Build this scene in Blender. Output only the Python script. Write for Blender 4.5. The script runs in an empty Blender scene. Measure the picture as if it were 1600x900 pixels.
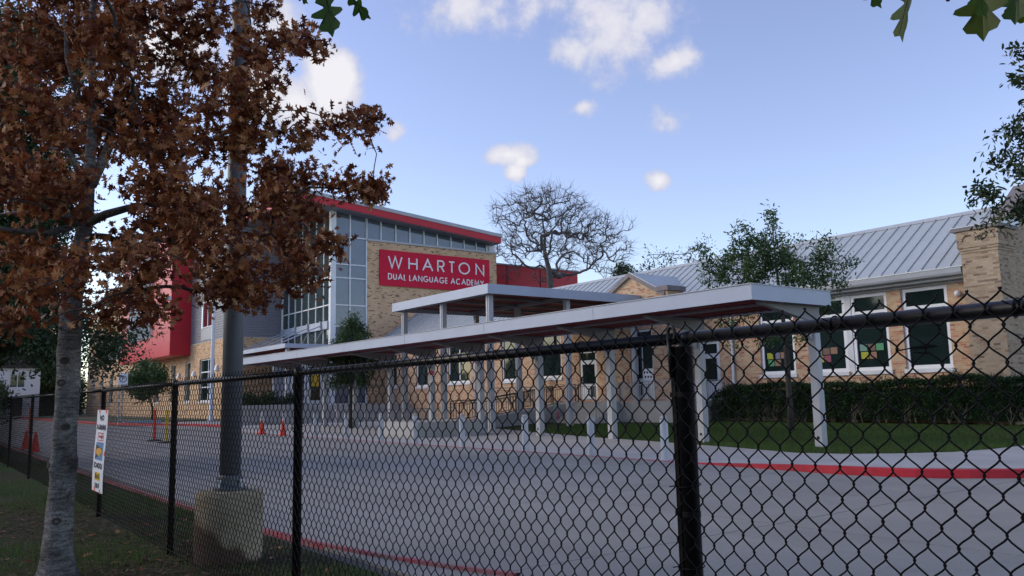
import bpy, math, random
import numpy as np
from mathutils import Vector, Matrix
R = math.radians
random.seed(7)
rng = np.random.default_rng(7)
scn = bpy.context.scene
COL = scn.collection

# ------------------------------------------------------------------ camera
cam_d = bpy.data.cameras.new('camera')
cam_d.sensor_width = 36.0
cam_d.lens = 36.0 * 1275.55 / 1600.0
cam_d.clip_start = 0.05
cam_d.clip_end = 3000
cam = bpy.data.objects.new('camera', cam_d)
COL.objects.link(cam)
_p, _t, _r = R(36.727), R(7.527), R(-1.216)
_F = Vector((math.sin(_p) * math.cos(_t), math.cos(_p) * math.cos(_t), math.sin(_t)))
_R0 = Vector((math.cos(_p), -math.sin(_p), 0))
_U0 = _R0.cross(_F)
_rt = math.cos(_r) * _R0 + math.sin(_r) * _U0
_up = -math.sin(_r) * _R0 + math.cos(_r) * _U0
cam.matrix_world = Matrix(((_rt.x, _up.x, -_F.x, 0), (_rt.y, _up.y, -_F.y, 0), (_rt.z, _up.z, -_F.z, 1.62), (0, 0, 0, 1)))
scn.camera = cam

# ------------------------------------------------------------------ exposure
scn.view_settings.view_transform = 'Standard'
scn.view_settings.look = 'None'
scn.view_settings.exposure = 0.72
scn.view_settings.gamma = 1.0
scn.view_settings.use_curve_mapping = False

# ------------------------------------------------------------------ sun: low, behind the camera's left shoulder, softened by evening air
SUN_EL, SUN_AZ = R(25.0), R(-45.0)          # azimuth from +Y towards +X
SD = Vector((math.sin(SUN_AZ) * math.cos(SUN_EL), math.cos(SUN_AZ) * math.cos(SUN_EL), math.sin(SUN_EL)))
sun_d = bpy.data.lights.new('sun', 'SUN')
sun_d.energy = 0.85
sun_d.angle = R(30)
sun_d.color = (1.0, 0.89, 0.76)
sun = bpy.data.objects.new('sun', sun_d)
COL.objects.link(sun)
sun.rotation_euler = SD.to_track_quat('Z', 'Y').to_euler()
sun.location = (-20, 0, 30)

# ------------------------------------------------------------------ sky with a few fair-weather clouds
world = bpy.data.worlds.new('World')
scn.world = world
world.use_nodes = True
wt = world.node_tree
wt.nodes.clear()
def wn(t, **k):
    n = wt.nodes.new(t)
    for a, b in k.items():
        setattr(n, a, b)
    return n
def wl(a, b): wt.links.new(a, b)
sky = wn('ShaderNodeTexSky', sky_type='NISHITA', sun_disc=False, sun_elevation=SUN_EL, sun_rotation=SUN_AZ,
         altitude=50, air_density=1.0, dust_density=0.6, ozone_density=2.0)
grade = wn('ShaderNodeHueSaturation')
grade.inputs['Hue'].default_value = 0.52
grade.inputs['Saturation'].default_value = 0.9
grade.inputs['Value'].default_value = 1.0
wl(sky.outputs[0], grade.inputs['Color'])
tc = wn('ShaderNodeTexCoord')
wa = wn('ShaderNodeTexNoise'); wa.inputs['Scale'].default_value = 9; wa.inputs['Detail'].default_value = 5
wl(tc.outputs['Generated'], wa.inputs['Vector'])
ws = wn('ShaderNodeVectorMath', operation='SUBTRACT'); ws.inputs[1].default_value = (0.5, 0.5, 0.5)
wl(wa.outputs['Color'], ws.inputs[0])
wm = wn('ShaderNodeVectorMath', operation='SCALE'); wm.inputs['Scale'].default_value = 0.05
wl(ws.outputs[0], wm.inputs[0])
wd = wn('ShaderNodeVectorMath', operation='ADD')
wl(tc.outputs['Generated'], wd.inputs[0]); wl(wm.outputs[0], wd.inputs[1])
CLOUDS = [  # direction, half width, half height, thickness
    ((0.6361, 0.6436, 0.4257), 0.085, 0.050, 0.50), ((0.6073, 0.6848, 0.4027), 0.034, 0.022, 0.52), ((0.6595, 0.615, 0.4322), 0.055, 0.030, 0.44),
    ((0.5042, 0.7385, 0.4475), 0.080, 0.028, 0.44), ((0.56, 0.69, 0.459), 0.05, 0.022, 0.36),
    ((0.3817, 0.8522, 0.3578), 0.040, 0.040, 1.15), ((0.395, 0.85, 0.372), 0.022, 0.024, 1.1), ((0.3509, 0.8717, 0.3421), 0.050, 0.032, 0.95), ((0.30, 0.885, 0.355), 0.06, 0.04, 0.8),
    ((0.5696, 0.7708, 0.2853), 0.036, 0.015, 0.85), ((0.58, 0.765, 0.280), 0.024, 0.012, 0.75), ((0.5757, 0.7732, 0.2661), 0.019, 0.016, 0.75),
    ((0.709, 0.6565, 0.2576), 0.019, 0.017, 0.85), ((0.698, 0.6065, 0.3807), 0.036, 0.020, 0.62), ((0.7065, 0.6308, 0.321), 0.030, 0.012, 0.40),
    ((0.6319, 0.7017, 0.3291), 0.022, 0.010, 0.42), ((0.4497, 0.8356, 0.3154), 0.014, 0.010, 0.3), ((0.3148, 0.8504, 0.4216), 0.045, 0.03, 0.5),
    ((0.2, 0.90, 0.38), 0.08, 0.04, 0.7), ((0.02, 0.95, 0.33), 0.11, 0.05, 0.8), ((-0.4, 0.85, 0.35), 0.13, 0.05, 0.7), ((0.92, 0.1, 0.4), 0.12, 0.05, 0.6),
    ((0.75, -0.45, 0.5), 0.15, 0.08, 0.6), ((0.1, -0.85, 0.5), 0.16, 0.08, 0.6), ((-0.6, -0.6, 0.5), 0.15, 0.07, 0.6), ((0.3, 0.3, 0.9), 0.16, 0.10, 0.5)]
last = None
for c, a, b, o in CLOUDS:
    cv = Vector(c).normalized()
    e1 = cv.cross(Vector((0, 0, 1))).normalized()
    e2 = e1.cross(cv)
    m = Matrix((e1, e2, cv)).transposed()
    mp = wn('ShaderNodeMapping', vector_type='TEXTURE')
    mp.inputs['Location'].default_value = cv
    mp.inputs['Rotation'].default_value = m.to_euler()
    mp.inputs['Scale'].default_value = (a, b, 0.5)
    wl(wd.outputs[0], mp.inputs['Vector'])
    ln = wn('ShaderNodeVectorMath', operation='LENGTH')
    wl(mp.outputs[0], ln.inputs[0])
    mm = wn('ShaderNodeMath', operation='MULTIPLY_ADD')
    wl(ln.outputs['Value'], mm.inputs[0]); mm.inputs[1].default_value = -o; mm.inputs[2].default_value = o
    if last is None:
        last = mm.outputs[0]
    else:
        mx = wn('ShaderNodeMath', operation='MAXIMUM')
        wl(last, mx.inputs[0]); wl(mm.outputs[0], mx.inputs[1]); last = mx.outputs[0]
n2 = wn('ShaderNodeTexNoise'); n2.inputs['Scale'].default_value = 30; n2.inputs['Detail'].default_value = 9; n2.inputs['Roughness'].default_value = 0.62
wl(tc.outputs['Generated'], n2.inputs['Vector'])
nn = wn('ShaderNodeMath', operation='MULTIPLY_ADD'); wl(n2.outputs['Fac'], nn.inputs[0]); nn.inputs[1].default_value = 0.95; nn.inputs[2].default_value = -0.43
ad = wn('ShaderNodeMath', operation='ADD'); wl(last, ad.inputs[0]); wl(nn.outputs[0], ad.inputs[1])
mr = wn('ShaderNodeMapRange', interpolation_type='SMOOTHSTEP')
mr.inputs['From Min'].default_value = 0.0; mr.inputs['From Max'].default_value = 0.45
wl(ad.outputs[0], mr.inputs['Value'])
cr = wn('ShaderNodeMix', data_type='RGBA')
cr.inputs[6].default_value = (2.3, 2.4, 3.1, 1); cr.inputs[7].default_value = (3.6, 3.55, 3.75, 1)
mr2 = wn('ShaderNodeMapRange'); mr2.inputs['From Min'].default_value = 0.1; mr2.inputs['From Max'].default_value = 0.75
wl(ad.outputs[0], mr2.inputs['Value']); wl(mr2.outputs[0], cr.inputs[0])
mixc = wn('ShaderNodeMix', data_type='RGBA')
wl(mr.outputs[0], mixc.inputs[0]); wl(grade.outputs[0], mixc.inputs[6]); wl(cr.outputs[2], mixc.inputs[7])
bg = wn('ShaderNodeBackground'); bg.inputs['Strength'].default_value = 0.15
wl(mixc.outputs[2], bg.inputs['Color'])
wo = wn('ShaderNodeOutputWorld'); wl(bg.outputs[0], wo.inputs['Surface'])

# ------------------------------------------------------------------ materials
MATS = {}
def nodes_of(m):
    m.use_nodes = True
    nt = m.node_tree
    b = nt.nodes['Principled BSDF']
    return nt, b
def mat(name, c, rough=0.6, var=0.12, scale=3.0, bump=0.0, bscale=40.0, metal=0.0, spec=0.4, c2=None, stretch=None, detail=5, trans=0.0):
    """colour varied by two octaves of world-space noise, optional fine relief"""
    m = bpy.data.materials.new(name); MATS[name] = m
    nt, b = nodes_of(m)
    b.inputs['Roughness'].default_value = rough
    b.inputs['Metallic'].default_value = metal
    b.inputs['Specular IOR Level'].default_value = spec
    g = nt.nodes.new('ShaderNodeNewGeometry')
    src = g.outputs['Position']
    if stretch:
        mp = nt.nodes.new('ShaderNodeMapping'); mp.inputs['Scale'].default_value = stretch
        nt.links.new(src, mp.inputs['Vector']); src = mp.outputs[0]
    n = nt.nodes.new('ShaderNodeTexNoise'); n.inputs['Scale'].default_value = scale; n.inputs['Detail'].default_value = detail
    n.inputs['Roughness'].default_value = 0.62
    nt.links.new(src, n.inputs['Vector'])
    cr = nt.nodes.new('ShaderNodeValToRGB')
    cr.color_ramp.elements[0].position = 0.3; cr.color_ramp.elements[1].position = 0.7
    if c2 is None:
        cr.color_ramp.elements[0].color = tuple(max(0, x * (1 - var)) for x in c) + (1,)
        cr.color_ramp.elements[1].color = tuple(min(1, x * (1 + var)) for x in c) + (1,)
    else:
        cr.color_ramp.elements[0].color = tuple(c) + (1,); cr.color_ramp.elements[1].color = tuple(c2) + (1,)
    nt.links.new(n.outputs['Fac'], cr.inputs['Fac'])
    nt.links.new(cr.outputs[0], b.inputs['Base Color'])
    if bump:
        n3 = nt.nodes.new('ShaderNodeTexNoise'); n3.inputs['Scale'].default_value = bscale; n3.inputs['Detail'].default_value = 6
        nt.links.new(src, n3.inputs['Vector'])
        bp = nt.nodes.new('ShaderNodeBump'); bp.inputs['Strength'].default_value = bump; bp.inputs['Distance'].default_value = 0.02
        nt.links.new(n3.outputs['Fac'], bp.inputs['Height']); nt.links.new(bp.outputs[0], b.inputs['Normal'])
    return m
def leaf_mat(name, cols, rough=0.55, transl=0.25, spec=0.3):
    m = bpy.data.materials.new(name); MATS[name] = m
    nt, b = nodes_of(m)
    b.inputs['Roughness'].default_value = rough; b.inputs['Specular IOR Level'].default_value = spec
    at = nt.nodes.new('ShaderNodeAttribute'); at.attribute_name = 'tint'
    cr = nt.nodes.new('ShaderNodeValToRGB')
    el = cr.color_ramp.elements
    for i, c in enumerate(cols):
        p = i / max(1, len(cols) - 1)
        if i < 2: e = el[i]; e.position = p if i == 0 else p
        else: e = el.new(p)
        e.color = tuple(c) + (1,)
    nt.links.new(at.outputs['Fac'], cr.inputs['Fac'])
    nt.links.new(cr.outputs[0], b.inputs['Base Color'])
    t = nt.nodes.new('ShaderNodeBsdfTranslucent')
    nt.links.new(cr.outputs[0], t.inputs['Color'])
    mx = nt.nodes.new('ShaderNodeMixShader'); mx.inputs[0].default_value = transl
    nt.links.new(b.outputs[0], mx.inputs[1]); nt.links.new(t.outputs[0], mx.inputs[2])
    nt.links.new(mx.outputs[0], nt.nodes['Material Output'].inputs['Surface'])
    return m
def brick_mat(name, cols, mortar, bw=0.21, rh=0.073, joint=0.010, bump=0.5):
    """one hashed colour per brick, running bond, on any wall that faces x or y"""
    m = bpy.data.materials.new(name); MATS[name] = m
    nt, b = nodes_of(m)
    N, L = nt.nodes.new, nt.links.new
    def mth(op, a, c=None, d=None):
        n = N('ShaderNodeMath'); n.operation = op
        for i, v in enumerate((a, c, d)):
            if v is None: continue
            if isinstance(v, (int, float)): n.inputs[i].default_value = v
            else: L(v, n.inputs[i])
        return n.outputs[0]
    g = N('ShaderNodeNewGeometry')
    sp = N('ShaderNodeSeparateXYZ'); L(g.outputs['Position'], sp.inputs[0])
    sn = N('ShaderNodeSeparateXYZ'); L(g.outputs['True Normal'], sn.inputs[0])
    isx = mth('GREATER_THAN', mth('ABSOLUTE', sn.outputs[0]), 0.6)
    u = mth('ADD', mth('MULTIPLY', isx, sp.outputs[1]), mth('MULTIPLY', mth('SUBTRACT', 1.0, isx), sp.outputs[0]))
    v = mth('DIVIDE', sp.outputs[2], rh)
    row = mth('FLOOR', v)
    odd = mth('MULTIPLY', mth('MODULO', mth('ABSOLUTE', row), 2.0), 0.5)
    uu = mth('ADD', mth('DIVIDE', u, bw), odd)
    iu = mth('FLOOR', uu)
    fu = mth('MULTIPLY', mth('SUBTRACT', uu, iu), bw)
    fv = mth('MULTIPLY', mth('SUBTRACT', v, row), rh)
    cv = N('ShaderNodeCombineXYZ'); L(iu, cv.inputs[0]); L(row, cv.inputs[1]); L(isx, cv.inputs[2])
    wnz = N('ShaderNodeTexWhiteNoise'); wnz.noise_dimensions = '3D'; L(cv.outputs[0], wnz.inputs['Vector'])
    cr = N('ShaderNodeValToRGB'); cr.color_ramp.interpolation = 'LINEAR'
    el = cr.color_ramp.elements
    for i, (p, c) in enumerate(cols):
        e = el[i] if i < 2 else el.new(p)
        e.position = p; e.color = tuple(c) + (1,)
    L(wnz.outputs['Value'], cr.inputs['Fac'])
    inb = mth('MULTIPLY', mth('GREATER_THAN', fu, joint), mth('GREATER_THAN', fv, joint))
    nz = N('ShaderNodeTexNoise'); nz.inputs['Scale'].default_value = 1.3; nz.inputs['Detail'].default_value = 6
    L(g.outputs['Position'], nz.inputs['Vector'])
    sh = mth('MULTIPLY_ADD', nz.outputs['Fac'], 0.5, 0.75)
    mx = N('ShaderNodeMix'); mx.data_type = 'RGBA'
    L(inb, mx.inputs[0]); mx.inputs[6].default_value = tuple(mortar) + (1,); L(cr.outputs[0], mx.inputs[7])
    mul = N('ShaderNodeMix'); mul.data_type = 'RGBA'; mul.blend_type = 'MULTIPLY'; mul.inputs[0].default_value = 1.0
    L(mx.outputs[2], mul.inputs[6])
    cc = N('ShaderNodeCombineColor'); L(sh, cc.inputs[0]); L(sh, cc.inputs[1]); L(sh, cc.inputs[2])
    L(cc.outputs[0], mul.inputs[7])
    L(mul.outputs[2], b.inputs['Base Color'])
    b.inputs['Roughness'].default_value = 0.85; b.inputs['Specular IOR Level'].default_value = 0.2
    bp = N('ShaderNodeBump'); bp.inputs['Strength'].default_value = bump; bp.inputs['Distance'].default_value = 0.008
    L(inb, bp.inputs['Height']); L(bp.outputs[0], b.inputs['Normal'])
    return m
def glass_mat(name, c, rough=0.04, spec=0.5):
    m = mat(name, c, rough, 0.25, 0.35, 0, spec=spec)
    return m

BRICK_NEW = brick_mat('buff_brick', [(0.0, (.62, .405, .235)), (0.5, (.68, .455, .275)), (0.84, (.58, .365, .21)), (0.89, (.36, .20, .12)), (1.0, (.15, .085, .06))], (.58, .44, .31), bw=0.26, rh=0.085, joint=0.010)
BRICK_OLD = brick_mat('mottled_brick', [(0.0, (.54, .39, .245)), (0.4, (.50, .34, .20)), (0.66, (.50, .28, .16)), (0.86, (.46, .19, .115)), (1.0, (.25, .14, .10))], (.50, .43, .34), bw=0.24, rh=0.088, joint=0.013, bump=0.7)
BRICK_PIER = brick_mat('pale_brown_brick', [(0.0, (.43, .335, .23)), (0.5, (.39, .29, .19)), (0.8, (.34, .235, .15)), (1.0, (.17, .115, .085))], (.37, .32, .26), bw=0.24, rh=0.088, joint=0.012, bump=0.8)
CONC = mat('concrete_paving', (.275, .262, .236), 0.85, 0.13, 0.45, 0.25, 120, spec=0.3, detail=8)
def pavement_wear(m, amt=.16):
    nt = m.node_tree; b = nt.nodes['Principled BSDF']; N, L = nt.nodes.new, nt.links.new
    g = N('ShaderNodeNewGeometry')
    def noise(sc, stretch, lo, hi, t0, t1, det=6):
        mp = N('ShaderNodeMapping'); mp.inputs['Scale'].default_value = stretch; L(g.outputs['Position'], mp.inputs['Vector'])
        n = N('ShaderNodeTexNoise'); n.inputs['Scale'].default_value = sc; n.inputs['Detail'].default_value = det; n.inputs['Roughness'].default_value = .65; L(mp.outputs[0], n.inputs['Vector'])
        r = N('ShaderNodeMapRange'); r.inputs['From Min'].default_value = lo; r.inputs['From Max'].default_value = hi; r.inputs['To Min'].default_value = t0; r.inputs['To Max'].default_value = t1; L(n.outputs['Fac'], r.inputs['Value']); return r.outputs[0]
    fs = [noise(.22, (1, .35, 1), .35, .62, 1 - amt, 1.05), noise(1.6, (1, 1, 1), .60, .70, 1.0, 1 - amt * 1.1), noise(40, (1, 1, 1), .3, .7, .90, 1.07, 4), noise(.9, (1, .12, 1), .52, .66, 1.0, 1 - amt * .7)]
    acc = fs[0]
    for f in fs[1:]:
        k = N('ShaderNodeMath'); k.operation = 'MULTIPLY'; L(acc, k.inputs[0]); L(f, k.inputs[1]); acc = k.outputs[0]
    src = b.inputs['Base Color'].links[0].from_socket
    mx = N('ShaderNodeVectorMath'); mx.operation = 'SCALE'; L(src, mx.inputs[0]); L(acc, mx.inputs['Scale']); L(mx.outputs[0], b.inputs['Base Color'])
pavement_wear(CONC, .10)
CONC_W = mat('concrete_walk', (.40, .385, .365), 0.85, 0.12, 0.6, 0.25, 110, spec=0.3, detail=8)
pavement_wear(CONC_W, .08)
CONC_WALL = mat('pale_concrete_wall', (.40, .385, .36), 0.85, 0.14, 0.8, 0.2, 60, detail=8)
CONC_RAMP = mat('grey_concrete_wall', (.33, .325, .32), 0.85, 0.14, 0.8, 0.2, 60, detail=8)
FOOT = mat('exposed_aggregate_footing', (.30, .25, .17), 0.9, 0.35, 2.2, 0.6, 90, detail=8)
def footing_stain(m):
    """rusty damp stain that has crept up one side of the footing"""
    nt = m.node_tree; b = nt.nodes['Principled BSDF']; N, L = nt.nodes.new, nt.links.new
    g = N('ShaderNodeNewGeometry'); sp = N('ShaderNodeSeparateXYZ'); L(g.outputs['Position'], sp.inputs[0])
    n = N('ShaderNodeTexNoise'); n.inputs['Scale'].default_value = 4; n.inputs['Detail'].default_value = 6; L(g.outputs['Position'], n.inputs['Vector'])
    def mth(op, a, c):
        k = N('ShaderNodeMath'); k.operation = op
        for i, v in enumerate((a, c)):
            if isinstance(v, (int, float)): k.inputs[i].default_value = v
            else: L(v, k.inputs[i])
        return k.outputs[0]
    h = mth('ADD', mth('MULTIPLY', sp.outputs[2], -3.0), mth('MULTIPLY', mth('SUBTRACT', 2.80, sp.outputs[0]), 2.4))
    f = mth('ADD', h, mth('MULTIPLY', n.outputs['Fac'], 1.5))
    r = N('ShaderNodeMapRange'); r.inputs['From Min'].default_value = .05; r.inputs['From Max'].default_value = .5; L(f, r.inputs['Value'])
    src = b.inputs['Base Color'].links[0].from_socket
    mx = N('ShaderNodeMix'); mx.data_type = 'RGBA'; L(r.outputs[0], mx.inputs[0]); L(src, mx.inputs[6]); mx.inputs[7].default_value = (.085, .055, .035, 1); L(mx.outputs[2], b.inputs['Base Color'])
footing_stain(FOOT)
JOINT = mat('joint_filler', (.07, .07, .07), 0.9)
RED_KERB = mat('red_kerb_paint', (.46, .022, .034), 0.65, 0.22, 1.6, 0.2, 60, detail=8)
RED_KERB_OLD = mat('faded_red_kerb_paint', (.40, .06, .09), 0.75, 0.2, 2.5, 0.25, 60, detail=9, c2=(.26, .16, .16))
SOIL = mat('soil', (.045, .038, .022), 0.95, 0.4, 1.6, 0.6, 30, c2=(.030, .042, .016), spec=0.08)
LAWN = mat('lawn_soil', (.055, .07, .028), 0.95, 0.3, 0.8, 0.6, 30, c2=(.035, .055, .018), spec=0.08)
FARG = mat('far_ground', (.09, .10, .06), 0.95, 0.3, 0.05)
GREY_ROOF = mat('galvalume_roof', (.50, .525, .515), 0.45, 0.06, 1.2, 0.03, 30, metal=0.35, spec=0.5, stretch=(1, 1, 0.2))
GREY_TRIM = mat('grey_metal_trim', (.40, .41, .43), 0.45, 0.06, 1.5, 0.02, 40, spec=0.5)
CANOPY = mat('pale_grey_canopy_metal', (.40, .44, .52), 0.5, 0.05, 0.9, 0.02, 30, spec=0.5)
COLUMN = mat('grey_column_paint', (.41, .412, .425), 0.5, 0.08, 1.8, 0.03, 40, spec=0.45)
BEAM = mat('grey_beam_paint', (.22, .215, .22), 0.55, 0.08, 1.8)
MAROON = mat('maroon_soffit', (.16, .02, .032), 0.5, 0.12, 1.5)
RED_PANEL = mat('red_cladding', (.52, .018, .034), 0.42, 0.06, 0.7, 0.01, 20, spec=0.3)
RED_JOINT = mat('red_cladding_joint', (.10, .006, .01), 0.6)
RED_SIGN = mat('crimson_sign_panel', (.62, .014, .05), 0.55, 0.05, 0.8, spec=0.15)
SIDING = mat('grey_corrugated_siding', (.22, .22, .25), 0.5, 0.07, 1.0, spec=0.4)
WHITE = mat('white_window_frame', (.72, .73, .75), 0.45, 0.06, 2.0, 0.05, 40)
WHITE_OLD = mat('weathered_white_paint', (.60, .61, .63), 0.55, 0.12, 2.5, 0.1, 40)
LETTER = mat('white_letter_face', (.80, .80, .80), 0.4, 0.03)
GLASS = glass_mat('dark_glass', (.012, .022, .021), 0.04, 0.45)
GLASS_BLUE = glass_mat('blue_grey_glass', (.10, .125, .16), 0.03, 0.8)
GLASS_GREEN = glass_mat('green_grey_glass', (.035, .055, .055), 0.03, 0.6)
GLASS_RED = glass_mat('maroon_glass', (.10, .02, .03), 0.05, 0.6)
GLASS_TEAL = glass_mat('teal_glass', (.38, .47, .47), 0.08, 0.6)
BLACK = mat('black_vinyl', (.006, .006, .008), 0.38, 0.15, 6, 0.04, 90, spec=0.3)
BLACK_WIRE = mat('black_vinyl_wire', (.003, .003, .004), 0.6, 0.1, 6, spec=0.12)
POLE = mat('dark_grey_pole', (.085, .092, .105), 0.5, 0.12, 2.0, 0.05, 40, spec=0.5, stretch=(1, 1, 0.15))
GALV = mat('galvanised_steel', (.46, .48, .51), 0.5, 0.16, 5, 0.04, 60, metal=0.0, spec=0.5, stretch=(1, 1, 0.3))
RAIL_GREY = mat('grey_handrail', (.34, .35, .37), 0.45, 0.08, 3)
RAIL_DARK = mat('dark_handrail', (.07, .07, .075), 0.5, 0.1, 3)
BARK = mat('grey_oak_bark', (.075, .072, .068), 0.95, 0.5, 2.6, 0, c2=(.34, .33, .31), detail=10)
def bark_detail(m):
    """horizontal lenticel streaks and fine cracks over the blotches"""
    nt = m.node_tree; b = nt.nodes['Principled BSDF']; b.inputs['Specular IOR Level'].default_value = .15
    N, L = nt.nodes.new, nt.links.new
    g = N('ShaderNodeNewGeometry'); mp = N('ShaderNodeMapping'); mp.inputs['Scale'].default_value = (9, 9, 46); L(g.outputs['Position'], mp.inputs['Vector'])
    n = N('ShaderNodeTexNoise'); n.inputs['Scale'].default_value = 1.0; n.inputs['Detail'].default_value = 8; n.inputs['Roughness'].default_value = .7; L(mp.outputs[0], n.inputs['Vector'])
    r = N('ShaderNodeMapRange'); r.inputs['From Min'].default_value = .34; r.inputs['From Max'].default_value = .60; r.inputs['To Min'].default_value = .30; r.inputs['To Max'].default_value = 1.15; L(n.outputs['Fac'], r.inputs['Value'])
    n2 = N('ShaderNodeTexNoise'); n2.inputs['Scale'].default_value = 60; n2.inputs['Detail'].default_value = 6; L(g.outputs['Position'], n2.inputs['Vector'])
    mm = N('ShaderNodeMath'); mm.operation = 'MULTIPLY'; L(r.outputs[0], mm.inputs[0])
    r2 = N('ShaderNodeMapRange'); r2.inputs['From Min'].default_value = .35; r2.inputs['From Max'].default_value = .6; r2.inputs['To Min'].default_value = .6; r2.inputs['To Max'].default_value = 1.1; L(n2.outputs['Fac'], r2.inputs['Value']); L(r2.outputs[0], mm.inputs[1])
    src = b.inputs['Base Color'].links[0].from_socket
    mx = N('ShaderNodeVectorMath'); mx.operation = 'SCALE'; L(src, mx.inputs[0]); L(mm.outputs[0], mx.inputs['Scale']); L(mx.outputs[0], b.inputs['Base Color'])
    bp = N('ShaderNodeBump'); bp.inputs['Strength'].default_value = .8; bp.inputs['Distance'].default_value = .012; L(mm.outputs[0], bp.inputs['Height']); L(bp.outputs[0], b.inputs['Normal'])
bark_detail(BARK)
BARK_DARK = mat('dark_bark', (.06, .052, .045), 0.9, 0.3, 8, 0.6, 30)
BARK_BARE = mat('bare_grey_bark', (.125, .115, .115), 0.9, 0.3, 4, 0.5, 20)
ORANGE = mat('orange_plastic', (.75, .06, .025), 0.4, 0.08, 5)
YELLOW = mat('yellow_plastic', (.70, .45, .02), 0.4, 0.08, 5)
RUBBER = mat('black_rubber', (.02, .02, .02), 0.7)
PAPER = {n: mat(n + '_paper', c, 0.8, 0.04) for n, c in dict(yellow=(.36, .37, .04), green=(.10, .30, .14), mint=(.16, .28, .24), brown=(.17, .115, .09), tan=(.29, .165, .11), lavender=(.19, .19, .28), pink=(.26, .075, .11)).items()}
VINYL = mat('white_vinyl_banner', (.72, .74, .78), 0.5, 0.04, 4, 0.05, 20)
INK = mat('black_ink', (.02, .025, .04), 0.6)
INK_RED = mat('red_ink', (.45, .02, .04), 0.6)
TAPE = mat('orange_tape', (.80, .10, .05), 0.5)
BLUEINK = mat('blue_print', (.10, .22, .42), 0.6)
AMBER = mat('amber_print', (.62, .32, .03), 0.6)
LIGHTBLUE = mat('pale_blue_kerb_paint', (.30, .45, .52), 0.6, 0.15, 2)
STUCCO = mat('white_stucco', (.72, .72, .73), 0.8, 0.05, 2)
DARKROOF = mat('dark_shingle', (.06, .055, .05), 0.9)
DOOR_YEL = mat('yellow_door_poster', (.60, .36, .03), 0.6)
LEAF_BROWN = leaf_mat('dry_oak_leaf', [(.085, .022, .014), (.17, .046, .019), (.25, .078, .027), (.37, .15, .056), (.56, .30, .15)], 0.62, 0.22, 0.25)
LEAF_OAK = leaf_mat('oak_leaf_green', [(.028, .06, .012), (.05, .10, .02), (.10, .15, .025)], 0.42, 0.35, 0.45)
LEAF_LIVE = leaf_mat('live_oak_leaf', [(.018, .035, .014), (.035, .06, .02), (.06, .085, .028)], 0.5, 0.2, 0.35)
LEAF_YOUNG = leaf_mat('young_oak_leaf', [(.03, .065, .02), (.055, .105, .03), (.09, .14, .045)], 0.5, 0.25, 0.35)
LEAF_HEDGE = leaf_mat('hedge_leaf', [(.010, .026, .010), (.020, .046, .015), (.036, .070, .020)], 0.6, 0.15, 0.2)
LEAF_FAR = leaf_mat('far_leaf', [(.03, .055, .018), (.055, .09, .026), (.085, .12, .04)], 0.6, 0.2, 0.3)
GRASS = leaf_mat('grass_blade', [(.16, .13, .065), (.07, .095, .028), (.065, .125, .03), (.11, .17, .05)], 0.7, 0.25, 0.12)
STRAW = leaf_mat('dry_litter', [(.04, .028, .018), (.085, .058, .034), (.15, .11, .07)], 0.9, 0.05, 0.05)

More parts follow.
